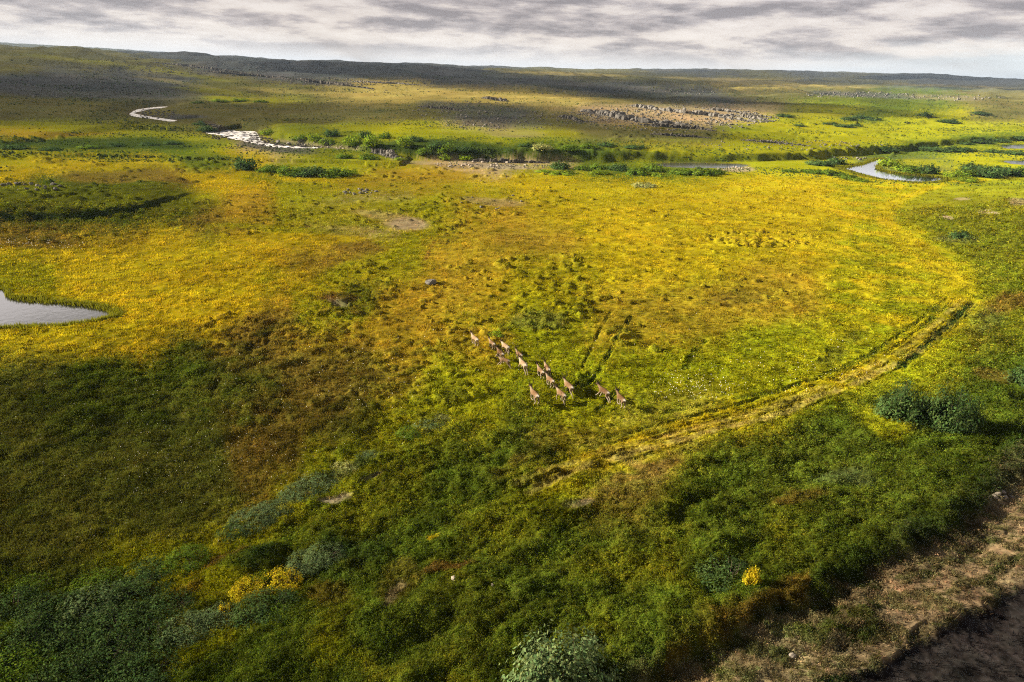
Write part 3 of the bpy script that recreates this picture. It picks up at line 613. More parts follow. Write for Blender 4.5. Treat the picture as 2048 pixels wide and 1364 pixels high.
# ------------------------------------------------------------------ water
def water_material(name, base, rough, foam_glare=0.0, bump=.05, scale=1.2):
    m, t = mat_new(name); geo = t.n('ShaderNodeNewGeometry')
    mp = t.n('ShaderNodeMapping', None, Vector=geo.outputs['Position'], Scale=(1, 1, 1))
    n = t.n('ShaderNodeTexNoise', None, Vector=mp, Scale=scale, Detail=4.0, Roughness=.6)
    b = t.n('ShaderNodeBump', None, Strength=bump, Distance=.3, Height=n.outputs[0])
    p = t.n('ShaderNodeBsdfPrincipled', None, Base_Color=(*base, 1), Roughness=rough, IOR=1.5, Normal=b.outputs[0])
    if foam_glare:
        n2_ = t.n('ShaderNodeTexNoise', None, Vector=mp, Scale=.35, Detail=5.0, Roughness=.7)  # diffuse white: foam on the rapids, painted sky glare on the river bend
        f = t.ramp(n2_.outputs[0], [(.50 - foam_glare * .2, (0, 0, 0)), (.60 - foam_glare * .2, (1, 1, 1))])
        d = t.n('ShaderNodeBsdfDiffuse', None, Color=(.8, .77, .76, 1))
        mx = t.n('ShaderNodeMixShader', None, i0=f, i1=p.outputs[0], i2=d.outputs[0]); out(t, mx)
    else: out(t, p)
    return m
WM = water_material('still_water', (.012, .014, .013), .06, bump=.04, scale=.9)
WR = water_material('running_water', (.02, .022, .022), .16, bump=.25, scale=1.1)
WF = water_material('foam_glare_water', (.03, .03, .03), .2, foam_glare=.3, bump=.4, scale=.7)
for nm, (poly, lev) in WATER.items():
    c = poly.mean(0); big = c + (poly - c) * 1.0
    e = np.clip(np.hypot(*c) * .012, .5, 7) * 1.0
    nrm = poly - c; nrm = nrm / np.linalg.norm(nrm, axis=1)[:, None]
    big = poly + nrm * e * .8
    bm = bmesh.new(); f = bm.faces.new([bm.verts.new((p[0], p[1], lev)) for p in big])
    bmesh.ops.triangulate(bm, faces=[f]); bmesh.ops.recalc_face_normals(bm, faces=bm.faces)
    if sum(f.normal.z for f in bm.faces) < 0: bmesh.ops.reverse_faces(bm, faces=bm.faces)
    me = bpy.data.meshes.new(nm); bm.to_mesh(me); bm.free()
    me.materials.append(WF if nm in ('rapids', 'river_bend') else WR if nm == 'stream' else WM)
    link({'pond': 'pond_water', 'lake': 'lake_water', 'stream': 'stream_water', 'rapids': 'rapids_water', 'river_bend': 'river_water', 'far_lagoon': 'lagoon_water', 'backwater': 'backwater_water'}[nm], me, kind='structure')

# ------------------------------------------------------------------ unseen clouds beyond the frame, outlined by the shade wanted on the land
def cloud_material(name, cover):
    m, t = mat_new(name)
    d = t.n('ShaderNodeBsdfDiffuse', None, Color=(.85, .85, .87, 1)); tr = t.n('ShaderNodeBsdfTransparent')
    # two skins of the cloud are crossed by every ray
    mx = t.n('ShaderNodeMixShader', None, i0=1 - math.sqrt(1 - cover), i1=tr.outputs[0], i2=d.outputs[0]); out(t, mx); return m
CM = {}
def shade_cloud(pts, cover, height=620.0, flat=False, sub=70):
    """a flat-bellied cloud at the given height outlined so that its shade falls on the marked stretch of land"""
    poly = np.array(pts, float); ln = smooth_line(np.vstack([poly, poly[:1]]), 6)[:-1]
    g = P0(ln, 3.0) if not flat else A0(ln)
    gz = macro(g[:, 0], g[:, 1])
    s = (height - gz) / SUNV[2]
    top = np.stack([g[:, 0] + SUNV[0] * s, g[:, 1] + SUNV[1] * s, np.full(len(g), height)], 1)
    cen = top.mean(0); ext = np.linalg.norm(top - cen, axis=1).mean(); th_ = min(22.0, ext * .12)
    n = len(top); rings = [(.0, 1.0), (.55, .985), (1.0, .93), (1.2, .75), (1.3, .45)]
    V = []; 
    for zz_, k in rings:
        q = cen + (top - cen) * k; q[:, 2] = height + th_ * zz_ * (1 + .3 * pn(q[:, 0] / 40, q[:, 1] / 40, 300)); V.append(q)
    V = np.vstack(V + [[cen + [0, 0, th_ * 1.35]], [cen - [0, 0, th_ * .1]]]); F = []
    for k in range(len(rings) - 1):
        for i in range(n): F.append((k * n + i, k * n + (i + 1) % n, (k + 1) * n + (i + 1) % n, (k + 1) * n + i))
    bm = bmesh.new(); vs = [bm.verts.new(v) for v in V]
    for f in F: bm.faces.new([vs[i] for i in f])
    L = len(rings) - 1
    for i in range(n):
        bm.faces.new([vs[L * n + i], vs[L * n + (i + 1) % n], vs[len(rings) * n]]); bm.faces.new([vs[(i + 1) % n], vs[i], vs[len(rings) * n + 1]])
    bmesh.ops.recalc_face_normals(bm, faces=bm.faces)
    me = bpy.data.meshes.new('shade_cloud'); bm.to_mesh(me); bm.free()
    if cover not in CM: CM[cover] = cloud_material('cloud_vapour', cover)
    me.materials.append(CM[cover]); link('shade_cloud', me, kind='structure')
CLOUDS = [  # bottom edge and corner ones added to darken the corners like a vignette
    ([(-500, 700), (-100, 690), (150, 700), (350, 715), (520, 770), (640, 850), (640, 940), (540, 1040), (430, 1140), (500, 1300), (560, 1480), (-600, 1500)], .35, False),
    ([(-500, 1250), (300, 1180), (700, 1080), (1000, 1060), (1300, 1090), (1550, 980), (1750, 860), (2000, 760), (2500, 700), (2500, 1500), (-500, 1500)], .16, False),
    ([(1350, 1480), (1450, 1280), (1640, 1120), (1800, 960), (1930, 850), (2100, 780), (2500, 720), (2500, 1500)], .24, False),
    ([(1560, 1480), (1750, 1260), (1900, 1130), (2040, 1010), (2400, 900), (2500, 1500)], .42, False),
    ([(-200, 246), (100, 250), (330, 248), (450, 246), (560, 250), (660, 246), (560, 228), (760, 212), (700, 204), (420, 206), (0, 196), (-250, 200)], .56, True),
    ([(-200, 186), (150, 190), (340, 186), (385, 178), (300, 168), (100, 158), (-200, 152)], .62, True),
    ([(760, 232), (900, 242), (1050, 250), (1250, 268), (1450, 286), (1600, 292), (1500, 272), (1330, 252), (1200, 232), (1050, 210), (860, 206)], .56, True),
    ([(560, 138), (800, 164), (1000, 184), (1250, 200), (1500, 208), (1700, 214), (1900, 240), (1750, 232), (1500, 222), (1300, 206), (1180, 176), (1000, 148), (800, 126), (500, 122)], .6, True),
    ([(1050, 162), (1300, 168), (1500, 162), (1800, 172), (2100, 182), (2150, 164), (1800, 152), (1560, 140), (1300, 144), (1150, 152)], .45, True)]
for pts, cover, flat in CLOUDS: shade_cloud(pts, cover, 620.0 if not flat else 1500.0, flat)
# ------------------------------------------------------------------ grass, sedge and heath as standing leaves
def leaf_material(name, trans=.35):
    m, t = mat_new(name)
    a = t.n('ShaderNodeAttribute', dict(attribute_name='tint'))
    d = t.n('ShaderNodeBsdfDiffuse', None, Color=a.outputs[0]); tl = t.n('ShaderNodeBsdfTranslucent', None, Color=a.outputs[0])
    out(t, t.n('ShaderNodeMixShader', None, i0=trans, i1=d.outputs[0], i2=tl.outputs[0])); return m
GRASS_M = leaf_material('sedge_leaves', .4); HEATH_M = leaf_material('heath_leaves', .3)

def sample(n, ylo, yhi, xlo=-160, xhi=2210, rmax=330):
    px = rng.uniform(xlo, xhi, n); py = rng.uniform(ylo, yhi, n)
    x, y = plane(px, py, 4.0 * sstep(py, 800, 1300))
    x, y = x + rng.normal(0, .15, n), y + rng.normal(0, .3, n)
    r = np.hypot(x, y); k = (r < rmax) & (r > 16) & (np.abs(np.arctan2(x, y)) < np.radians(48.8))
    x, y, r = x[k], y[k], r[k]
    z = ground_z(x, y); c, sh = ground_c(x, y)
    ok = np.ones(len(x), bool)
    for nm, (poly, lev) in WATER.items(): ok &= ~inside(x, y, poly)
    return x[ok], y[ok], z[ok], r[ok], c[ok], sh[ok]

def fan(x, y, z, r, c, k, hgt, wid, lean, tip):
    """k blades per tuft, each one slender triangle"""
    n = len(x); X_ = np.repeat(x, k); Y_ = np.repeat(y, k); Z_ = np.repeat(z, k); H = np.repeat(hgt, k) * rng.uniform(.55, 1.2, n * k); W = np.repeat(wid, k) * rng.uniform(.7, 1.3, n * k)
    a = rng.uniform(0, 2 * np.pi, n * k); l = H * lean * rng.uniform(.2, 1.3, n * k); s = np.repeat(wid, k) * 1.6
    bx = X_ + rng.normal(0, 1, n * k) * s; by = Y_ + rng.normal(0, 1, n * k) * s
    wa = rng.uniform(0, np.pi, n * k); dx = np.cos(wa) * W * .5; dy = np.sin(wa) * W * .5
    V = np.stack([np.stack([bx - dx, by - dy, Z_ - .04], 1), np.stack([bx + dx, by + dy, Z_ - .04], 1), np.stack([bx + np.cos(a) * l, by + np.sin(a) * l, Z_ + H], 1)], 1).reshape(-1, 3)
    cc = np.repeat(c, k, 0) * rng.uniform(.78, 1.18, (n * k, 1)); cc[:, 0] *= rng.uniform(.92, 1.1, n * k)
    col3 = np.repeat(cc, 3, 0); col3[2::3] *= tip
    return V, np.arange(len(V)).reshape(-1, 3), np.clip(col3, .004, .9)

def tangle(x, y, z, r, c, k, rad, siz, up=.5):
    """k small leaves in a low dome per clump"""
    n = len(x); m = n * k
    a = rng.uniform(0, 2 * np.pi, m); q = np.sqrt(rng.uniform(0, 1, m)); R = np.repeat(rad, k)
    px = np.repeat(x, k) + R * q * np.cos(a); py = np.repeat(y, k) + R * q * np.sin(a); pz = np.repeat(z, k) + R * up * np.sqrt(np.maximum(1 - q * q, 0)) * rng.uniform(.3, 1.0, m)
    S = np.repeat(siz, k) * rng.uniform(.6, 1.4, m)
    nr_ = np.stack([q * np.cos(a), q * np.sin(a), .75 * np.sqrt(np.maximum(1 - q * q, 0)) + .15], 1) + rng.normal(0, .30, (m, 3)); nr_ /= np.linalg.norm(nr_, axis=1)[:, None]
    v1 = rng.normal(0, 1, (m, 3)); v1 -= nr_ * (v1 * nr_).sum(1)[:, None]; v1 /= np.linalg.norm(v1, axis=1)[:, None]
    v2 = np.cross(nr_, v1); v2 -= v1 * (v1 * v2).sum(1)[:, None]; v2 /= np.linalg.norm(v2, axis=1)[:, None]
    o = np.stack([px, py, pz], 1)
    V = np.stack([o - v1 * S[:, None] * .6, o + v2 * S[:, None] * .5, o + v1 * S[:, None] * .7], 1).reshape(-1, 3)
    cc = np.repeat(c, k, 0) * rng.uniform(.7, 1.3, (m, 1)); cc[:, 0] *= rng.uniform(.88, 1.15, m)
    return V, np.arange(len(V)).reshape(-1, 3), np.clip(np.repeat(cc, 3, 0), .004, .9)

GN = int(300000); HN = int(150000)
x, y, z, r, c, sh = sample(GN, 350, 1440)
k = rng.uniform(0, 1, len(x)) < np.clip(.06 + sh[:, 0] * 1.1, 0, 1)
x, y, z, r, c = x[k], y[k], z[k], r[k], c[k]
g_ = pn(x / (.25 + .005 * r), y / (.25 + .007 * r), 145) + .5 * pn(x / (.8 + .012 * r), y / (.8 + .016 * r), 146); k = g_ + rng.normal(0, .12, len(x)) > -.12
x, y, z, r, c, g_ = x[k], y[k], z[k], r[k], c[k], g_[k]
c = c * rng.uniform(.78, 1.18, (len(x), 1)) * (1 + .25 * g_[:, None])
V, F, CC = fan(x, y, z, r, c, 5, np.clip((.16 + .0007 * r) * (1 + .8 * g_), .12, .50), .0011 * r + .012, .7, np.array([1.08, 1.05, 1.0]))
link('sedge_grass', mesh_np('sedge_grass', V, F, GRASS_M, CC), kind='stuff')
x, y, z, r, c, sh = sample(HN, 420, 1440, rmax=260)
k = rng.uniform(0, 1, len(x)) < np.clip(.01 + sh[:, 1] * 1.1, 0, 1)
x, y, z, r, c = x[k], y[k], z[k], r[k], c[k]
c = c * rng.uniform(.55, 1.4, (len(x), 1)) * np.stack([rng.uniform(.85, 1.2, len(x)), np.ones(len(x)), np.ones(len(x))], 1)
V, F, CC = tangle(x, y, z, r, c, 13, (.0038 * r + .06) * rng.uniform(.5, 1.5, len(x)), .0015 * r + .025, 1.0)
link('heath_plants', mesh_np('heath_plants', V, F, HEATH_M, CC), kind='stuff')
# cotton grass: white heads
COT = [(420, 930, 200, 90, 150), (350, 950, 320, 160, 120), (620, 800, 260, 130, 150), (1390, 775, 90, 28, 190), (1500, 760, 200, 40, 90), (150, 780, 220, 120, 40), (1650, 720, 150, 60, 50), (60, 490, 150, 10, 160), (900, 700, 200, 60, 40), (1330, 700, 300, 80, 40)]
V = []; F = []; base = np.array([[1, 0, 0], [-1, 0, 0], [0, 1, 0], [0, -1, 0], [0, 0, 1], [0, 0, -1]], float); bf = [(0, 2, 4), (2, 1, 4), (1, 3, 4), (3, 0, 4), (2, 0, 5), (1, 2, 5), (3, 1, 5), (0, 3, 5)]
for (cx, cy, rx, ry, n) in COT:
    n = int(n * .6)
    a = rng.uniform(0, 6.28, n); q = rng.uniform(0, 1, n) ** .6
    xx, yy = plane(cx + rx * q * np.cos(a), cy + ry * q * np.sin(a), .3); zz_ = ground_z(xx, yy)
    for i in range(n):
        s = math.hypot(xx[i], yy[i]) * .00042 * rng.uniform(.6, 1.3) + .008
        F += [tuple(len(V) + j for j in f) for f in bf]; V += list(base * [s, s, s * 1.3] + [xx[i], yy[i], zz_[i] + rng.uniform(.25, .4)])
COTM, t = mat_new('cotton_heads'); out(t, t.n('ShaderNodeBsdfDiffuse', None, Color=(.8, .78, .7, 1)))
link('cotton_grass', mesh_np('cotton_grass', np.array(V), np.array(F), COTM), kind='stuff')
# reeds that stand in the margin of the pond and the lake
xs = []; ys = []
for nm, n in (('pond', 2600), ('lake', 1500)):
    poly, lev = WATER[nm]; i = rng.integers(0, len(poly), n); t_ = rng.uniform(0, 1, (n, 1)); p_ = poly[i] * (1 - t_) + poly[(i + 1) % len(poly)] * t_; c_ = poly.mean(0); d_ = (c_ - p_) / np.linalg.norm(c_ - p_, axis=1)[:, None]
    p_ = p_ + d_ * (rng.normal(0, .45, (n, 1)) * (1 if nm == 'pond' else 2.2)); xs.append(p_[:, 0]); ys.append(p_[:, 1])
x = np.concatenate(xs); y = np.concatenate(ys); k = (y > 20) & (np.abs(np.arctan2(x, y)) < np.radians(48)); x, y = x[k], y[k]; r = np.hypot(x, y); z = np.maximum(ground_z(x, y), -.25)
V, F, CC = fan(x, y, z, r, np.array([[.17, .18, .012]]) * rng.uniform(.6, 1.4, (len(x), 1)), 5, rng.uniform(.35, .75, len(x)), .0009 * r + .012, .35, np.array([1.1, 1.05, 1.0]))
link('reeds', mesh_np('reeds', V, F, GRASS_M, CC), kind='stuff')
# dry straw tufts on the verge of the road
x, y, z, r, c, sh = sample(16000, 900, 1440, 1150, 2310)
sd = sdist(x, y, CUT_POLY); sr = sdist(x, y, ROAD_POLY); k = (sd > .6) & (sr < .1) & (fbm(x / 1.6, y / 1.1, 140, 3) > -.12)
x, y, z, r = x[k], y[k], z[k], r[k]
tn = fbm(x / 2.2, y / 2.2, 141, 3)[:, None]
c = np.where(tn > 0.05, np.array([[.13, .12, .035]]), np.array([[.30, .235, .12]]))
V, F, CC = fan(x, y, z, r, c, 5, np.full(len(x), .24), .0006 * r + .014, 1.1, np.array([1.1, 1.1, 1.1]))
link('straw_grass', mesh_np('straw_grass', V, F, GRASS_M, CC), kind='stuff')

# ------------------------------------------------------------------ shrubs
BARK, t = mat_new('bark'); out(t, t.n('ShaderNodeBsdfDiffuse', None, Color=(.09, .07, .05, 1)))
LEAF_M = leaf_material('willow_leaves', .3)
TINT = {'teal': (.068, .115, .032), 'grey': (.125, .180, .070), 'green': (.115, .185, .020), 'bright': (.19, .27, .020), 'dark': (.070, .125, .036), 'yellow': (.50, .41, .018), 'pale': (.34, .36, .12)}
SHRUB = {}
def shrub_meshes(tint, detail, variant):
    key = (tint, detail, variant)
    if key in SHRUB: return SHRUB[key]
    rs = np.random.default_rng(400 + variant * 31 + {'near': 1, 'mid': 2, 'far': 3, 'low': 4}[detail])
    nl, nleaf, ls = {'near': (120, 62, .040), 'low': (150, 26, .042), 'mid': (46, 30, .080), 'far': (18, 22, .13)}[detail]
    ns = 4; V = []; S = []; SF = []
    lump = [(rs.uniform(0, 6.28), rs.uniform(.6, 1.2)) for _ in range(5)]
    for i in range(nl):
        a = rs.uniform(0, 6.283); q = math.sqrt(rs.uniform(0, 1)); top = .78 + .22 * math.cos(2 * (a - lump[0][0])) * lump[1][1] * .6 + .12 * math.sin(3 * a + lump[2][0])
        if detail == 'low':      # many short shoots over a wide patch
            root = np.array([q * math.cos(a), q * math.sin(a), -.05]) * [.95, .95, 1]; hh = rs.uniform(.25, 1.0) * (1 - .55 * q * q)
            tip = root + [rs.normal(0, .07), rs.normal(0, .07), hh]; spread = .07
        else:                    # stems fanning out from the root
            root = np.array([.13 * math.cos(a), .13 * math.sin(a), -.05]) * rs.uniform(.2, 1); hh = (max(1 - q ** 2.4, 0) ** .5 * .85 + .15) * rs.uniform(.45, 1.08) * top
            tip = np.array([q * math.cos(a), q * math.sin(a), hh]); spread = {'near': .085, 'mid': .12, 'far': .17}[detail]
        bow = np.array([.10 * math.cos(a), .10 * math.sin(a), -.03]); t_ = rs.uniform(.30 if detail != 'low' else .1, 1.03, nleaf) ** .8
        p = root + (tip - root) * t_[:, None] + bow * (4 * t_ * (1 - t_))[:, None] + rs.normal(0, 1, (nleaf, 3)) * spread * [1, 1, .7]
        V.append(np.hstack([p, np.repeat([[math.cos(a) * q, math.sin(a) * q, .8]], nleaf, 0), np.full((nleaf, 1), rs.uniform(.68, 1.32))]))
        if i % 3 == 0:
            prev = None
            for tt, rad in ((0, .016), (.5, .011), (1, .004)):
                r_0 = root if detail != 'low' else root * [.1, .1, 1]
                pt = r_0 + (tip - r_0) * tt + bow * 4 * tt * (1 - tt); n0 = len(S); S += [pt + [rad * math.cos(w_), rad * math.sin(w_), 0] for w_ in (0, 2.09, 4.19)]
                if prev is not None: SF += [(prev + j, prev + (j + 1) % 3, n0 + (j + 1) % 3, n0 + j) for j in range(3)]
                prev = n0
    A = np.vstack(V); o = A[:, :3]; nrm = A[:, 3:6]; m = len(o)
    nn_ = nrm + rs.normal(0, .45, (m, 3)); nn_ /= np.linalg.norm(nn_, axis=1)[:, None]
    v1 = rs.normal(0, 1, (m, 3)); v1 -= nn_ * (v1 * nn_).sum(1)[:, None]; v1 /= np.linalg.norm(v1, axis=1)[:, None]
    v2 = np.cross(nn_, v1); v2 /= np.linalg.norm(v2, axis=1)[:, None]
    s = (ls * rs.uniform(.6, 1.35, m))[:, None]
    Q = np.stack([o - v1 * s, o + v2 * s * .5, o + v1 * s, o - v2 * s * .5], 1).reshape(-1, 3); Q[:, 2] = np.maximum(Q[:, 2], -.02)
    c = np.array(TINT[tint])[None] * (A[:, 6:7] * rs.uniform(.65, 1.4, (m, 1))); c[:, 0] *= rs.uniform(.8, 1.25, m)
    fo = mesh_np('foliage', Q, np.arange(len(Q)).reshape(-1, 4), LEAF_M, np.repeat(c, 4, 0))
    st = mesh_np('stems', np.array(S), np.array(SF), BARK)
    SHRUB[key] = (fo, st); return SHRUB[key]

def depth_at(x, y, z): return x * fwd[0] + y * fwd[1] + (z - CAM_H) * fwd[2]
ORD = ['first', 'second', 'third', 'fourth', 'fifth', 'sixth', 'seventh', 'eighth', 'ninth', 'tenth', 'eleventh', 'twelfth', 'thirteenth', 'fourteenth', 'fifteenth', 'sixteenth', 'seventeenth', 'eighteenth', 'nineteenth', 'twentieth', 'twenty-first', 'twenty-second', 'twenty-third', 'twenty-fourth', 'twenty-fifth', 'twenty-sixth', 'twenty-seventh', 'twenty-eighth', 'twenty-ninth', 'thirtieth']
n_sh = [0]
def shrub(px, py, wpx, hpx, tint, label, group=None, name='willow_shrub', low=False):
    if low: hpx *= .62
    xx, yy = at(px, py); xx, yy = float(xx[0]), float(yy[0]); zg = float(ground_z(xx, yy)[0])
    dp = depth_at(xx, yy, zg); R = wpx * dp / FPX * .5; dep = math.asin((CAM_H - zg) / math.hypot(dp, 8) if dp > 40 else .7)
    H = max(hpx * dp / FPX * .95 / max(math.cos(dep), .6), R * (.22 if low else .34))
    detail = 'low' if low else 'near' if wpx > 90 else 'mid' if wpx > 34 else 'far'
    v = n_sh[0] % (5 if detail != 'near' else 3); n_sh[0] += 1
    fo, st = shrub_meshes(tint, detail, v)
    sc = (R, R, H); rz = rng.uniform(0, 6.28)
    if detail == 'far':
        o = link(name, fo)
    else:
        o = bpy.data.objects.new(name, None); C.objects.link(o); o.empty_display_size = .2
        link('foliage', fo, o); link('stems', st, o)
    o.location = (xx, yy, zg - .05); o.rotation_euler = (0, 0, rz); o.scale = sc
    o['label'] = label; o['category'] = 'shrub'
    if group: o['group'] = group
    return o

def shrub_row(items, what, where, group, low=False, fw=1.0, fh=1.0):
    """items: px, py, w, h, tint sorted left to right"""
    items = sorted(items); n = len(items)
    for i, it in enumerate(items):
        it = (it[0], it[1], it[2] * fw, it[3] * fh, it[4])
        shrub(*it, f'{TN[it[4]]} {what}, {ORD[i]} from left {where}', group, low=low)
TN = {'teal': 'dull blue-green', 'grey': 'grey-green', 'green': 'mid green', 'bright': 'bright green', 'dark': 'dark green', 'yellow': 'yellow', 'pale': 'pale green'}

shrub(1806, 836, 112, 84, 'teal', 'left of the two big dark willow bushes standing together on the right slope', 'pair of big willow bushes')
shrub(1898, 852, 112, 92, 'teal', 'right of the two big dark willow bushes, taller, throwing a long shadow', 'pair of big willow bushes')
shrub(1122, 1392, 232, 120, 'grey', 'large grey-green bush cut off by the bottom edge of the picture')
shrub(1458, 1158, 120, 50, 'teal', 'low blue-green bush behind the small yellow shrub on the heath', low=True)
shrub(1504, 1168, 36, 38, 'yellow', 'small bright yellow shrub alone in the green heath near the road', None, 'yellow_shrub')
shrub(1921, 476, 46, 20, 'dark', 'lone dark round bush on the right hand heath slope')
shrub(2044, 768, 60, 44, 'teal', 'dark bush cut off by the right edge above the road')
shrub(497, 1184, 70, 40, 'yellow', 'left of two yellow autumn shrubs side by side in the lower left heath', 'yellow autumn shrubs', 'yellow_shrub', True)
shrub(560, 1172, 88, 50, 'yellow', 'right and larger of two yellow autumn shrubs in the lower left heath', 'yellow autumn shrubs', 'yellow_shrub', True)
shrub(535, 1224, 130, 36, 'teal', 'low blue-green willow directly below the two yellow autumn shrubs', low=True)
shrub(450, 1222, 24, 16, 'yellow', 'tiny yellow shrub left of and below the two yellow autumn shrubs', None, 'yellow_shrub')
shrub(993, 672, 34, 14, 'bright', 'bright green low bush just behind the leading reindeer')
shrub(1290, 372, 56, 9, 'pale', 'pale low bush alone on the far yellow bog below the stream')
W_ = []
for (bx, by, w_, h_, tt) in [(40, 1350, 130, 70, 'green'), (130, 1362, 120, 70, 'teal'), (215, 1330, 130, 70, 'teal'), (60, 1285, 120, 60, 'teal'), (150, 1290, 120, 60, 'teal'), (240, 1262, 120, 56, 'teal'), (20, 1225, 110, 54, 'teal'), (105, 1228, 110, 50, 'teal'), (190, 1218, 120, 50, 'grey'), (270, 1196, 120, 48, 'teal'), (200, 1170, 90, 38, 'green'), (300, 1150, 100, 36, 'teal'), (330, 1225, 100, 40, 'teal'), (310, 1290, 100, 44, 'teal'), (290, 1350, 120, 50, 'dark'), (375, 1262, 90, 34, 'grey'), (430, 1246, 90, 30, 'grey'), (370, 1120, 80, 26, 'green'), (60, 1180, 80, 30, 'green')]:
    W_.append((bx, by, w_, h_, tt))
shrub_row(W_, 'willow bush', 'in the lower left corner thicket', 'willow thicket in the lower left corner', True, 1.15)
shrub_row([(505, 1040, 80, 22, 'grey'), (545, 1022, 70, 22, 'grey'), (470, 1062, 60, 20, 'teal'), (600, 985, 70, 20, 'grey'), (640, 962, 80, 22, 'grey'), (690, 942, 70, 18, 'pale'), (740, 915, 50, 14, 'grey'), (820, 866, 50, 18, 'green'), (860, 852, 60, 20, 'grey'), (880, 838, 40, 14, 'pale')], 'low willow', 'along the heath ridge edge', 'low willows along the heath edge', True, 1.1)
shrub_row([(610, 1125, 70, 22, 'grey'), (650, 1108, 70, 24, 'grey'), (585, 1150, 40, 16, 'grey'), (560, 1230, 60, 20, 'green')], 'low willow', 'right of the yellow shrubs', 'low willows by the hollow', True, 1.1)
shrub_row([(493, 337, 62, 34, 'dark'), (545, 343, 66, 22, 'green'), (592, 349, 84, 26, 'green'), (630, 352, 80, 28, 'dark'), (668, 352, 80, 26, 'green'), (700, 350, 50, 18, 'bright')], 'willow bush', 'in the left bog row', 'row of bushes on the left bog', False, .9, .85)
shrub_row([(534, 269, 46, 22, 'bright'), (600, 280, 46, 18, 'green'), (628, 282, 50, 24, 'bright'), (662, 272, 60, 24, 'dark'), (655, 288, 46, 22, 'green'), (704, 290, 60, 40, 'bright'), (730, 276, 50, 26, 'dark'), (745, 292, 56, 40, 'bright'), (770, 276, 44, 22, 'green'), (808, 292, 60, 34, 'bright'), (832, 282, 50, 20, 'dark'), (850, 308, 50, 24, 'green'), (876, 296, 60, 26, 'dark'), (896, 306, 56, 34, 'green'), (890, 318, 40, 18, 'bright'), (932, 318, 56, 16, 'bright'), (690, 316, 50, 18, 'green'), (738, 318, 60, 20, 'green'), (930, 302, 60, 18, 'dark'), (800, 320, 40, 10, 'bright')], 'willow bush', 'on the steep river bank', 'bushes on the river bank', False, .7, .72)
shrub_row([(1085, 299, 56, 20, 'pale'), (1140, 300, 56, 18, 'green'), (1178, 296, 50, 16, 'green'), (1215, 292, 60, 10, 'dark'), (1050, 292, 40, 12, 'dark'), (1270, 296, 60, 10, 'dark')], 'bush', 'on the shelf above the bank', 'bushes on the grassy shelf', False, .8, .8)
shrub_row([(1123, 338, 58, 24, 'dark'), (1165, 340, 46, 16, 'green'), (1200, 338, 54, 18, 'green'), (1200, 348, 46, 14, 'bright'), (1240, 340, 60, 20, 'dark'), (1277, 348, 60, 22, 'green'), (1310, 342, 60, 20, 'green'), (1318, 352, 40, 10, 'bright'), (1360, 348, 70, 20, 'green'), (1400, 349, 70, 22, 'green'), (1430, 347, 50, 16, 'green'), (1130, 348, 70, 8, 'bright'), (1090, 344, 50, 8, 'bright')], 'willow bush', 'in the row before the stream', 'bushes in front of the stream', False, .85, .8)
shrub_row([(1640, 330, 60, 14, 'dark'), (1672, 328, 46, 18, 'dark'), (1625, 345, 56, 10, 'green'), (1660, 350, 60, 14, 'green'), (1695, 357, 50, 12, 'green'), (1720, 362, 40, 8, 'bright'), (1580, 344, 40, 6, 'green')], 'willow bush', "on the lake's left shore", 'bushes on the left shore of the lake')
shrub_row([(1778, 332, 46, 22, 'bright'), (1800, 340, 46, 16, 'bright'), (1822, 345, 46, 18, 'green'), (1852, 346, 56, 22, 'dark'), (1905, 354, 46, 16, 'bright'), (1935, 352, 56, 18, 'green'), (1950, 340, 60, 18, 'dark'), (1975, 354, 60, 24, 'dark'), (2012, 350, 60, 24, 'dark'), (2046, 350, 60, 22, 'green'), (1990, 338, 30, 10, 'dark'), (1930, 362, 50, 12, 'bright')], 'bush', 'right of the lake', 'bushes right of the lake')
shrub_row([(1860, 300, 60, 12, 'dark'), (1890, 303, 60, 14, 'dark'), (1925, 302, 70, 13, 'dark'), (1960, 285, 60, 12, 'dark'), (1995, 282, 60, 12, 'dark'), (2035, 280, 60, 12, 'dark'), (1990, 305, 50, 10, 'dark'), (2030, 308, 60, 14, 'dark'), (1770, 300, 60, 8, 'dark'), (1930, 288, 40, 8, 'dark')], 'bush', "in the far plain's dark belt", 'dark bushes on the far plain', False, .9, .8)
shrub_row([(1700, 240, 40, 8, 'dark'), (1722, 237, 40, 9, 'dark'), (1748, 240, 34, 8, 'dark'), (1660, 248, 34, 6, 'dark'), (1690, 254, 44, 7, 'dark'), (1712, 252, 30, 6, 'dark'), (1850, 232, 34, 10, 'dark'), (1570, 233, 40, 6, 'dark'), (1960, 228, 40, 6, 'dark'), (1900, 245, 50, 6, 'dark'), (1600, 252, 30, 5, 'dark')], 'bush', 'in the clumps behind the ledges', 'dark clumps behind the ledges')
shrub_row([(412, 262, 40, 14, 'dark'), (400, 250, 30, 10, 'dark'), (440, 203, 40, 6, 'bright'), (480, 202, 40, 6, 'bright'), (395, 206, 30, 5, 'green'), (520, 204, 30, 4, 'green'), (300, 290, 40, 8, 'dark'), (345, 288, 40, 8, 'dark'), (230, 292, 40, 9, 'dark'), (180, 296, 50, 9, 'green'), (100, 300, 50, 8, 'dark'), (30, 298, 60, 12, 'dark')], 'bush', 'around the upper river at left', 'bushes around the upper river')

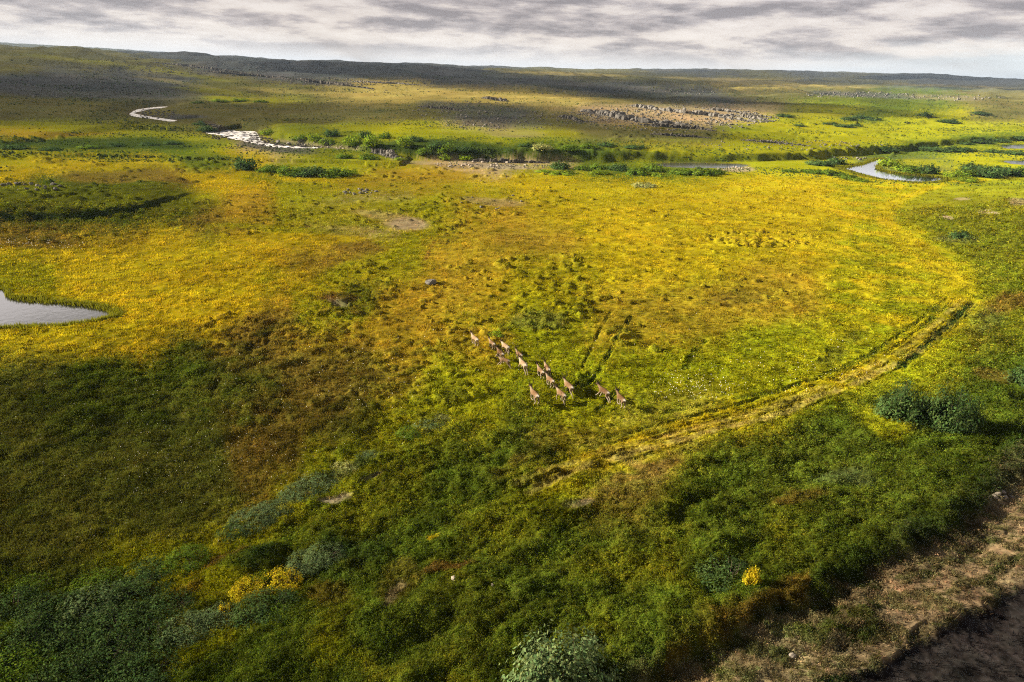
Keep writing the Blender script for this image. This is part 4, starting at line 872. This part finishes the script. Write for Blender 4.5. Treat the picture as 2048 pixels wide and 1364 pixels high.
# ------------------------------------------------------------------ stones
def stone_material(name, c1, c2):
    m, t = mat_new(name); tcn = t.n('ShaderNodeTexCoord')
    n = t.n('ShaderNodeTexNoise', None, Vector=tcn.outputs['Object'], Scale=2.5, Detail=6.0, Roughness=.7)
    c = t.ramp(n.outputs[0], [(.35, c1), (.65, c2)]); b = t.n('ShaderNodeBump', None, Strength=.5, Distance=.1, Height=n.outputs[0])
    out(t, t.n('ShaderNodeBsdfDiffuse', None, Color=c, Normal=b.outputs[0])); return m
STONE = stone_material('grey_stone', (.105, .10, .092), (.27, .25, .225)); PALE = stone_material('pale_stone', (.26, .22, .18), (.48, .42, .35)); DARKR = stone_material('dark_rock', (.06, .056, .05), (.16, .145, .125))
def stone_mesh(seed, mat, sub=2):
    rs = np.random.default_rng(seed); bm = bmesh.new(); bmesh.ops.create_icosphere(bm, subdivisions=sub, radius=1)
    pl = [(rs.normal(0, 1, 3), rs.uniform(.55, .85)) for _ in range(9)]; pl = [(n_ / np.linalg.norm(n_), d_) for n_, d_ in pl]
    for vtx in bm.verts:
        p = np.array(vtx.co)
        for n_, d_ in pl:
            e = p @ n_ - d_
            if e > 0: p = p - n_ * e
        p *= 1 + rs.normal(0, .02); vtx.co = Vector((p[0] * 1.15, p[1], p[2] * .8))
    me = bpy.data.meshes.new('boulder'); bm.to_mesh(me); bm.free(); me.materials.append(mat); return me
SM = {m_: [stone_mesh(50 + i, mm) for i in range(7)] for m_, mm in (('grey', STONE), ('pale', PALE), ('dark', DARKR))}
def boulder(px, py, wpx, kind, label, group=None, name='boulder'):
    xx, yy = at(px, py); xx, yy = float(xx[0]), float(yy[0]); zg = float(ground_z(xx, yy)[0]); s = wpx * depth_at(xx, yy, zg) / FPX * .5
    o = link(name, SM[kind][rng.integers(7)]); o.location = (xx, yy, zg + s * .28); o.rotation_euler = (rng.uniform(-.3, .3), rng.uniform(-.3, .3), rng.uniform(0, 6.28)); o.scale = (s, s * rng.uniform(.75, 1.1), s * rng.uniform(.7, 1.05))
    o['label'] = label; o['category'] = 'boulder'
    if group: o['group'] = group
def boulders(cx, cy, rx, ry, n, s0, s1, kind, label, group):
    for _ in range(n):
        a = rng.uniform(0, 6.28); q = math.sqrt(rng.uniform(0, 1)); boulder(cx + rx * q * math.cos(a), cy + ry * q * math.sin(a), s0 + (s1 - s0) * rng.uniform(0, 1) ** 2.2, kind, label, group)
boulder(860, 568, 24, 'grey', 'large pale grey boulder lying alone in the yellow bog behind the reindeer')
boulder(908, 1158, 15, 'pale', 'small white stone on the heath at the middle of the foreground slope')
boulder(985, 1172, 9, 'pale', 'tiny pale stone right of the small white stone on the heath')
boulder(1442, 1048, 6, 'pale', 'tiny white stone alone in the green heath above the yellow shrub')
boulder(1585, 1312, 14, 'pale', 'pale flat stone lying between the tyre ruts at the road edge')
boulders(715, 385, 38, 7, 26, 4, 10, 'grey', 'grey stone in the small heap of rocks on the yellow bog', 'heap of rocks on the bog')
boulders(65, 373, 62, 9, 26, 4, 11, 'grey', 'grey stone in the rock scatter at the left edge of the bog', 'rock scatter at the left edge')
boulders(610, 287, 70, 10, 34, 4, 11, 'grey', 'grey boulder in the river bed below the white rapids', 'boulders in the river bed')
boulders(700, 296, 60, 4, 18, 4, 8, 'pale', 'pale boulder at the water edge below the bushy bank', 'pale boulders below the bank')
boulders(960, 330, 100, 6, 46, 3, 8, 'pale', 'pale stone on the gravel bar below the dark bank', 'stones on the gravel bar')
boulders(1465, 337, 36, 4, 18, 3, 7, 'pale', 'pale stone on the stony shore at the right end of the stream', 'stones at the end of the stream')
boulders(1700, 318, 46, 3, 14, 4, 8, 'grey', 'grey stone in the riffle at the top of the lake', 'stones at the top of the lake')
boulders(960, 238, 170, 18, 48, 3, 8, 'grey', 'grey boulder strewn over the shaded slope left of the ledges', 'boulders on the shaded slope')
boulders(1660, 292, 110, 10, 18, 3, 6, 'grey', 'grey boulder on the plain between the ledges and the lake', 'boulders on the plain')
boulders(1000, 405, 90, 14, 16, 3, 8, 'grey', 'grey stone on the bare stony ground in the middle of the bog', 'stones on bare ground')
boulders(2005, 992, 36, 9, 13, 5, 14, 'pale', 'white stone in the patch of pale stones beside the road at right', 'white stones beside the road')

def rock_shape(seed):
    rs = np.random.default_rng(seed); bm = bmesh.new(); bmesh.ops.create_icosphere(bm, subdivisions=2, radius=1.25); bm.verts.ensure_lookup_table()
    p = np.array([v_.co for v_ in bm.verts]); f = [[v_.index for v_ in q.verts] for q in bm.faces]; bm.free()
    cuts = [(np.array(n_, float) + rs.normal(0, .22, 3), d_) for n_, d_ in (((1, 0, 0), .85), ((-1, 0, 0), .85), ((0, 1, 0), .9), ((0, -1, 0), .8), ((0, 0, 1), .8), ((0, 0, -1), 1.0))] + [(rs.normal(0, 1, 3), rs.uniform(.85, 1.05)) for _ in range(5)]
    for n_, d_ in cuts:
        n_ = n_ / np.linalg.norm(n_); e = np.maximum(p @ n_ - d_, 0); p = p - e[:, None] * n_
    return p, f
ROCKS = [rock_shape(600 + i) for i in range(14)]
# ledges of bedrock: each one joined outcrop of split blocks
def ledge(pts, hpx, mat, label, name='rock_ledge', group='rock ledges on the far slope', thick=1.0, cols=1.0):
    ln = smooth_line(pts, 8); g = A0(ln); L = np.concatenate([[0], np.cumsum(np.linalg.norm(np.diff(g, axis=0), axis=1))])
    gz0 = ground_z(g[:, 0], g[:, 1]); H0 = hpx * .72 * np.median(depth_at(g[:, 0], g[:, 1], gz0)) / FPX; V = []; F = []; s = 0.0
    while s < L[-1]:
        bw = H0 * rng.uniform(.35, 1.3) * cols; xx = np.interp(s + bw / 2, L, g[:, 0]); yy = np.interp(s + bw / 2, L, g[:, 1])
        tx = np.interp(s + bw, L, g[:, 0]) - np.interp(s, L, g[:, 0]); ty = np.interp(s + bw, L, g[:, 1]) - np.interp(s, L, g[:, 1]); tl = math.hypot(tx, ty) + 1e-6; tx, ty = tx / tl, ty / tl
        s += bw * rng.uniform(.7, 1.0)
        env = math.sin(math.pi * min(max(s / L[-1], .04), .96)) ** .7
        h = H0 * rng.uniform(.12, 1.0) ** .7 * env; dd = H0 * rng.uniform(.8, 1.8) * thick; off = rng.uniform(-.9, .9) * H0; nx, ny = -ty, tx
        if nx * xx + ny * yy < 0: nx, ny = -nx, -ny
        zg = float(ground_z(xx, yy)[0]); b0 = len(V)
        tv, tf = ROCKS[rng.integers(len(ROCKS))]; hh_ = (.5 * H0 + h) * .62
        for p_ in tv:
            uu = p_[0] * bw * .62; vv_ = off + p_[1] * dd * .55; V.append((xx + tx * uu + nx * vv_, yy + ty * uu + ny * vv_, zg - .42 * H0 + hh_ + p_[2] * hh_))
        F += [tuple(b0 + k_ for k_ in f) for f in tf]
        for _ in range(3):     # fallen pieces at the foot
            q = rng.uniform(.08, .22) * H0; ox = xx - nx * rng.uniform(.4, 1.3) * H0 + rng.normal(0, .4) * H0; oy = yy - ny * rng.uniform(.4, 1.3) * H0; zg2 = float(ground_z(ox, oy)[0]); b0 = len(V)
            tv, tf = ROCKS[rng.integers(len(ROCKS))]; V += [(ox + p_[0] * q, oy + p_[1] * q, zg2 + q * .3 + p_[2] * q) for p_ in tv]; F += [tuple(b0 + k_ for k_ in f) for f in tf]
    me = mesh_np(name, np.array(V), np.array(F), mat); o = link(name, me); o['label'] = label; o['category'] = 'rock outcrop'; o['group'] = group
ledge([(1168, 222), (1200, 228), (1250, 238), (1300, 245), (1370, 250)], 14, STONE, 'tallest pale rock ledge at the left end of the broken ledges')
ledge([(1262, 211), (1300, 218), (1350, 224), (1420, 232), (1480, 240), (1520, 245)], 10, STONE, 'longest pale rock ledge, running through the middle of the broken ledges')
ledge([(1412, 219), (1460, 224), (1500, 229), (1540, 234)], 7, STONE, 'uppermost ledge at the right end of the broken ledges')
ledge([(1440, 230), (1480, 233), (1545, 243)], 7, STONE, 'short ledge below the uppermost one at the right end')
ledge([(1290, 250), (1330, 254), (1400, 258), (1430, 262)], 9, DARKR, 'dark flat faced ledge at the foot of the broken ledges')
ledge([(1120, 232), (1135, 236), (1160, 243)], 8, DARKR, 'short rubble ledge left of the tallest pale ledge')
ledge([(1300, 268), (1340, 271), (1420, 276)], 6, DARKR, 'low dark ledge on the slope below the broken ledges')
ledge([(1480, 280), (1540, 285), (1620, 292)], 5, STONE, 'low stony ledge reaching right toward the plain')
ledge([(966, 196), (985, 199), (1010, 203)], 7, DARKR, 'small dark crag on the skyline of the middle slope')
ledge([(1640, 187), (1700, 190), (1775, 194)], 3.5, DARKR, 'far rubble outcrop in front of the right hills')
ledge([(595, 158), (640, 166), (700, 172), (745, 178)], 6, DARKR, 'long dark outcrop at the foot of the left hill')
ledge([(300, 124), (360, 130), (420, 138), (520, 150)], 4, DARKR, 'thin dark outcrop high on the left hill')
ledge([(400, 142), (470, 148), (600, 160)], 4, DARKR, 'thin dark outcrop midway down the left hill')
ledge([(700, 163), (760, 166), (840, 170)], 4, STONE, 'thin pale outcrop under the dark middle hill')
ledge([(840, 213), (880, 217), (930, 222)], 5, DARKR, 'low rubble outcrop on the shaded middle slope')
ledge([(750, 300), (765, 306), (785, 314), (800, 318)], 12, STONE, 'pale pillared rock face at the bend of the river bank', 'rock_cliff', 'rock faces of the river bank', .6, .45)
ledge([(935, 322), (980, 324), (1030, 325), (1095, 326)], 10, DARKR, 'long dark rock face under the right river bank', 'rock_cliff', 'rock faces of the river bank', .5, 1.2)
# rubble nobody could count on the stony slopes
x = []; y = []
for (cx, cy, rx, ry, n) in [(940, 216, 110, 14, 260), (1010, 245, 130, 18, 260), (1150, 235, 50, 14, 160), (1350, 232, 180, 22, 420), (120, 178, 280, 18, 420), (640, 165, 120, 10, 200), (1720, 190, 110, 6, 120), (1900, 196, 110, 6, 80), (400, 140, 250, 12, 300), (560, 296, 110, 8, 300), (1350, 240, 190, 26, 420), (1180, 232, 60, 14, 120), (1000, 333, 110, 5, 260), (1560, 290, 160, 10, 160), (330, 233, 60, 6, 120), (820, 166, 160, 6, 160), (1250, 185, 200, 8, 160)]:
    a = rng.uniform(0, 6.28, n); q = np.sqrt(rng.uniform(0, 1, n)); xx, yy = at(cx + rx * q * np.cos(a), cy + ry * q * np.sin(a)); x.append(xx); y.append(yy)
x = np.concatenate(x); y = np.concatenate(y); z = ground_z(x, y); s = np.hypot(x, y) * .00065 * rng.uniform(.4, 1.5, len(x)) ** 1.5
u8 = np.array([(-1, -1, -.6), (1, -1, -.6), (1, 1, -.6), (-1, 1, -.6), (-.6, -.7, 1), (.7, -.6, .8), (.6, .6, 1.1), (-.7, .7, .9)])
V = (u8[None] * rng.uniform(.6, 1.3, (len(x), 8, 3)) * s[:, None, None] + np.stack([x, y, z], 1)[:, None]).reshape(-1, 3)
F = (np.array([(0, 1, 5, 4), (1, 2, 6, 5), (2, 3, 7, 6), (3, 0, 4, 7), (4, 5, 6, 7)])[None] + 8 * np.arange(len(x))[:, None, None]).reshape(-1, 4)
link('scree', mesh_np('scree', V, F, STONE), kind='stuff')
for nm_, mt_, beds_ in (('slope_stones', STONE, [(1350, 238, 185, 24, 240, 5), (1240, 226, 90, 14, 90, 5), (1470, 240, 90, 12, 90, 5), (1000, 240, 130, 22, 120, 4), (880, 216, 70, 10, 60, 4), (650, 164, 110, 8, 90, 3.5), (1720, 190, 110, 6, 70, 3), (420, 138, 200, 10, 80, 3), (720, 178, 200, 8, 60, 3)]), ('rapids_stones', DARKR, [(470, 272, 58, 9, 110, 5), (520, 282, 30, 7, 70, 5), (570, 291, 50, 5, 70, 5), (305, 228, 46, 10, 80, 4), (424, 254, 22, 6, 50, 5), (1385, 331, 90, 4, 40, 3)])):
  V = []; F = []
  for (cx, cy, rx, ry, n, sz) in beds_:
    a = rng.uniform(0, 6.28, n); q = np.sqrt(rng.uniform(0, 1, n)); xx, yy = at(cx + rx * q * np.cos(a), cy + ry * q * np.sin(a)); zz_ = ground_z(xx, yy)
    for i in range(n):
        w_ = sz * rng.uniform(.3, 1.0) * math.hypot(xx[i], yy[i]) / FPX * .5; tv, tf = ROCKS[rng.integers(len(ROCKS))]; b0 = len(V); V += [(xx[i] + p_[0] * w_, yy[i] + p_[1] * w_, zz_[i] + .1 + (p_[2] + .3) * w_ * .6) for p_ in tv]; F += [tuple(b0 + k_ for k_ in f) for f in tf]
  link(nm_, mesh_np(nm_, np.array(V), np.array(F), mt_), kind='stuff')

# low tussocks and dwarf shrubs over the plain, far too many to count
def domes(x, y, z, wd, ht, c):
    n = len(x); k = 5; V = np.empty((n, k + 1, 3)); a0 = rng.uniform(0, 6.28, n)
    for i in range(k):
        rr_ = wd * rng.uniform(.7, 1.3, n); V[:, i, 0] = x + rr_ * np.cos(a0 + i * 1.2566); V[:, i, 1] = y + rr_ * np.sin(a0 + i * 1.2566); V[:, i, 2] = z - .3 * ht
    V[:, k] = np.stack([x + wd * rng.normal(0, .2, n), y + wd * rng.normal(0, .2, n), z + ht], 1)
    F = np.array([(i, (i + 1) % k, k) for i in range(k)])[None] + (k + 1) * np.arange(n)[:, None, None]
    return V.reshape(-1, 3), F.reshape(-1, 3), np.repeat(c, k + 1, 0)
px = rng.uniform(-150, 2200, 60000); py = 118 + 330 * rng.uniform(0, 1, 60000) ** 1.2
x, y = at(px, py); z = ground_z(x, y); r = np.hypot(x, y); c, sh = ground_c(x, y)
k = (r > 130) & (r < 1700) & (fbm(x / (.06 * r), y / (.12 * r), 150, 3) + rng.normal(0, .15, len(x)) > .02) & (np.abs(np.arctan2(x, y)) < np.radians(48.8))
for nm, (poly, lev) in WATER.items(): k &= ~inside(x, y, poly)
x, y, z, r, c = x[k], y[k], z[k], r[k], c[k]; n = len(x)
wd = r * .00085 * rng.uniform(.4, 1.0, n) ** 1.4 * np.where(rng.uniform(0, 1, n) < .12, 2.0, 1.0)
tone = rng.uniform(.5, 1.05, (n, 1)); c = c * tone * np.array([[.9, 1.0, 1.0]])
V, F, CC = domes(x, y, z, wd, np.minimum(wd * rng.uniform(.5, 1.0, n), 2.2), c)
link('tussocks', mesh_np('tussocks', V, F, HEATH_M, CC), kind='stuff')

px = rng.uniform(-150, 2200, 46000); py = 150 + 230 * rng.uniform(0, 1, 46000)
x, y = at(px, py); z = ground_z(x, y); r = np.hypot(x, y)
k = (r > 265) & (r < 1800) & (fbm(x / 70, y / 30, 155, 4, .6) + rng.normal(0, .07, len(x)) > .20)
for nm, (poly, lev) in WATER.items(): k &= ~inside(x, y, poly)
x, y, z, r = x[k], y[k], z[k], r[k]; n = len(x); wd = (r * .0010 + .25) * rng.uniform(.4, 1.0, n)
c = np.array([[.055, .085, .020]]) * rng.uniform(.6, 1.8, (n, 1)) * np.array([[1, 1, 1]])
V, F, CC = domes(x, y, z, wd, np.minimum(wd * rng.uniform(.6, 1.1, n), 1.6), c)
link('far_scrub', mesh_np('far_scrub', V, F, HEATH_M, CC), kind='stuff')

# ------------------------------------------------------------------ reindeer
def skinned(name, verts, edges, radii, sub=1):
    me = bpy.data.meshes.new(name); me.from_pydata(verts, edges, [])
    o = bpy.data.objects.new(name, me); C.objects.link(o); m = o.modifiers.new('skin', 'SKIN'); m.use_smooth_shade = True
    for i, r in enumerate(radii):
        q = me.skin_vertices[0].data[i]; q.radius = (r, r) if not isinstance(r, tuple) else r; q.use_root = (i == 0)
    if sub: sm_ = o.modifiers.new('sub', 'SUBSURF'); sm_.levels = sub; sm_.render_levels = sub
    bpy.context.view_layer.update(); dg = bpy.context.evaluated_depsgraph_get()
    res = bpy.data.meshes.new_from_object(o.evaluated_get(dg)); res.name = name
    bpy.data.objects.remove(o); bpy.data.meshes.remove(me); return res
HIDE, t = mat_new('hide'); a_ = t.n('ShaderNodeAttribute', dict(attribute_name='tint'))
n_ = t.n('ShaderNodeTexNoise', None, Vector=t.n('ShaderNodeTexCoord').outputs['Object'], Scale=9.0, Detail=4.0)
out(t, t.n('ShaderNodeBsdfDiffuse', None, Color=t.mix(1.0, a_.outputs[0], t.ramp(n_.outputs[0], [(.3, (.75, .75, .75)), (.7, (1.2, 1.2, 1.2))]), 'MULTIPLY'), Roughness=.5))
ANT, t = mat_new('antler_velvet'); out(t, t.n('ShaderNodeBsdfDiffuse', None, Color=(.035, .024, .018, 1)))
# leg poses: (front-left, front-right, hind-left, hind-right), each shoulder/hip -> joint offsets forward of the root
POSES = {
    'stretched': dict(f=[[(.10, -.24), (.32, -.46), (.50, -.66), (.60, -.72)], [(.02, -.26), (.20, -.52), (.30, -.76), (.38, -.82)]], h=[[(.06, -.26), (-.26, -.50), (-.46, -.78), (-.56, -.86)], [(.10, -.26), (-.14, -.52), (-.28, -.82), (-.34, -.92)]], lift=.06, neck=0),
    'gathered': dict(f=[[(-.02, -.26), (.02, -.50), (-.20, -.60), (-.30, -.56)], [(.04, -.26), (.10, -.52), (.02, -.74), (-.06, -.80)]], h=[[(.18, -.24), (.02, -.52), (.22, -.80), (.30, -.88)], [(.14, -.26), (-.06, -.52), (.10, -.82), (.18, -.90)]], lift=.05, neck=.06),
    'trotting': dict(f=[[(.06, -.25), (.22, -.46), (.16, -.70), (.14, -.78)], [(-.02, -.26), (-.06, -.54), (-.22, -.80), (-.24, -.88)]], h=[[(.08, -.26), (-.22, -.50), (-.34, -.80), (-.38, -.90)], [(.16, -.24), (-.02, -.50), (.10, -.80), (.14, -.90)]], lift=.0, neck=-.04)}
def deer_mesh(pose, tone):
    p = POSES[pose]; L = p['lift']; nk = p['neck']; V = []; R = []; E = []; TAG = []
    def add(co, r, tag, par=None):
        V.append(co); R.append(r); TAG.append(tag)
        if par is not None: E.append((par, len(V) - 1))
        return len(V) - 1
    pel = add((-.50, 0, .96 + L), (.21, .22), 'rump'); loin = add((-.20, 0, .98 + L), (.23, .24), 'body', pel); rib = add((.12, 0, .96 + L), (.24, .26), 'body', loin); chest = add((.42, 0, .98 + L), (.20, .24), 'shoulder', rib)
    nb = add((.62, 0, 1.08 + L), .16, 'neck', chest); nm = add((.80, 0, 1.20 + L + nk), .125, 'neck', nb); hd = add((.98, 0, 1.34 + L + nk), .10, 'head', nm); mz = add((1.14, 0, 1.28 + L + nk), .072, 'head', hd); ms = add((1.28, 0, 1.21 + L + nk), .052, 'muzzle', mz)
    for s in (-1, 1): e1 = add((.93, .10 * s, 1.42 + L + nk), .035, 'head', hd); add((.88, .19 * s, 1.45 + L + nk), .02, 'head', e1)
    tl = add((-.72, 0, 1.02 + L), .07, 'tail', pel); add((-.80, 0, .95 + L), .045, 'tail', tl)
    for i, s in enumerate((1, -1)):
        q = add((.40, .14 * s, .80 + L), .115, 'shoulder', chest)
        for (dx, dz), r, tg in zip(p['f'][i], (.075, .045, .034, .038), ('leg', 'shin', 'shin', 'hoof')): q = add((.40 + dx, .15 * s, .86 + L + dz), r, tg, q)
        q = add((-.52, .14 * s, .84 + L), .150, 'rump', pel)
        for (dx, dz), r, tg in zip(p['h'][i], (.105, .055, .036, .040), ('leg', 'shin', 'shin', 'hoof')): q = add((-.52 + dx, .15 * s, .90 + L + dz), r, tg, q)
    me = skinned('reindeer', V, E, R, 1)
    T = {'body': (.22, .130, .068), 'shoulder': (.27, .17, .095), 'rump': (.30, .20, .12), 'neck': (.36, .27, .18), 'head': (.085, .058, .042), 'muzzle': (.05, .04, .035), 'tail': (.75, .70, .62), 'leg': (.26, .18, .12), 'shin': (.42, .34, .26), 'hoof': (.70, .64, .55)}
    if tone == 'dark': T.update(body=(.14, .078, .038), shoulder=(.17, .10, .05), rump=(.19, .12, .065), neck=(.23, .15, .09))
    if tone == 'pale': T.update(body=(.36, .25, .155), shoulder=(.42, .31, .20), rump=(.46, .36, .25), neck=(.50, .40, .29))
    n = len(me.vertices); co = np.empty(n * 3); me.vertices.foreach_get('co', co); co = co.reshape(-1, 3); nv = np.array(V); rad = np.array([r if not isinstance(r, tuple) else r[0] for r in R])
    d = np.linalg.norm(co[:, None] - nv[None], axis=2) - .6 * rad[None]; wgt = np.exp(-(d - d.min(1, keepdims=True)) / .035); wgt /= wgt.sum(1, keepdims=True)
    c = wgt @ np.array([T[t_] for t_ in TAG])
    belly = sstep(-co[:, 2], -(.84 + L), -(.70 + L)) * (np.abs(co[:, 0]) < .42); c = c * (1 - .5 * belly[:, None]) + np.array([.5, .43, .34]) * .5 * belly[:, None]
    a = me.color_attributes.new('tint', 'FLOAT_COLOR', 'POINT'); cc = np.ones((n, 4), np.float32); cc[:, :3] = c; a.data.foreach_set('color', cc.ravel())
    me.materials.append(HIDE); return me
def antler_mesh(s, L):
    V = [(0, 0, 0), (-.10, .06 * s, .12), (-.20, .13 * s, .26), (-.16, .19 * s, .42), (-.02, .20 * s, .52), (.10, .03 * s, .08), (.18, .04 * s, .14), (-.32, .15 * s, .34), (.08, .17 * s, .56)]
    me = skinned('antler', V, [(0, 1), (1, 2), (2, 3), (3, 4), (0, 5), (5, 6), (2, 7), (4, 8)], [.022, .020, .019, .017, .015, .015, .012, .011, .010], 0); me.materials.append(ANT); return me
ANTL = {1: antler_mesh(1, 0), -1: antler_mesh(-1, 0)}
DM = {}
HERD = [  # feet in the picture, heading left of away (degrees), pose, tone, scale, label
    (950, 692, 32, 'gathered', 'pale', 1.12, 'pale reindeer at the very front of the running herd, farthest up left'),
    (984, 699, 30, 'gathered', 'tan', .95, 'small tan reindeer second in the file, just behind the leader'),
    (1011, 707, 34, 'trotting', 'pale', 1.12, 'pale reindeer third in the file with a dark shadow under its belly'),
    (1001, 721, 30, 'stretched', 'dark', 1.08, 'dark brown reindeer running on the left flank below the pale third one'),
    (1038, 722, 30, 'gathered', 'tan', .98, 'small reindeer on the right flank of the front group'),
    (1009, 735, 62, 'stretched', 'tan', 1.0, 'reindeer at the left flank seen side on with legs stretched out'),
    (1046, 745, 26, 'stretched', 'pale', 1.2, 'long pale reindeer in the middle of the herd with hind legs kicked back'),
    (1081, 757, 24, 'gathered', 'tan', 1.05, 'left of the two reindeer running shoulder to shoulder mid herd'),
    (1094, 752, 18, 'stretched', 'tan', 1.08, 'right of the two reindeer running shoulder to shoulder mid herd'),
    (1100, 775, 30, 'gathered', 'tan', 1.05, 'reindeer just below the pair running shoulder to shoulder'),
    (1137, 790, 28, 'stretched', 'tan', 1.2, 'reindeer beside the dark peat hole in the rear of the herd'),
    (1069, 807, 26, 'gathered', 'tan', 1.2, 'reindeer at the lower left of the herd, lagging apart'),
    (1122, 804, 30, 'trotting', 'tan', 1.15, 'brown reindeer in the rear between the lagging one and the peat hole'),
    (1207, 801, 34, 'stretched', 'dark', 1.2, 'brown reindeer second from last, crossing the dark wheel rut'),
    (1241, 815, 22, 'gathered', 'dark', 1.15, 'last reindeer of the herd, farthest to the right')]
for (px, py, hd, pose, tone, sc, lab) in HERD:
    if (pose, tone) not in DM: DM[(pose, tone)] = deer_mesh(pose, tone)
    xx, yy = at(px, py); xx, yy = float(xx[0]), float(yy[0]); zg = float(ground_z(xx, yy)[0])
    o = link('reindeer', DM[(pose, tone)]); o.location = (xx, yy, zg + .02); o.rotation_euler = (0, 0, math.radians(90 + hd)); o.scale = (sc * .93,) * 3
    o['label'] = lab; o['category'] = 'reindeer'; o['group'] = 'herd of running reindeer'
    L = POSES[pose]['lift'] + POSES[pose]['neck']
    for s in (1, -1):
        a = link('antler', ANTL[s], o); a.location = (.97, .05 * s, 1.42 + L)

# ------------------------------------------------------------------ the air over the land
bm = bmesh.new(); bmesh.ops.create_cube(bm, size=1.0); me = bpy.data.meshes.new('haze'); bm.to_mesh(me); bm.free()
hz = link('haze', me, kind='stuff'); lo_, hi_ = float(Zf.min()) - 1.5, max(float(Zf.max()) + 3, 40.0)
hz.scale = (25600, 25600, hi_ - lo_); hz.location = (0, 0, (hi_ + lo_) / 2)
m, t = mat_new('air'); v_ = t.n('ShaderNodeVolumePrincipled'); v_.inputs['Color'].default_value = (.50, .68, 1.0, 1); v_.inputs['Density'].default_value = .00005; v_.inputs['Anisotropy'].default_value = 0.0
t.t.links.new(v_.outputs[0], t.n('ShaderNodeOutputMaterial').inputs['Volume']); me.materials.append(m)
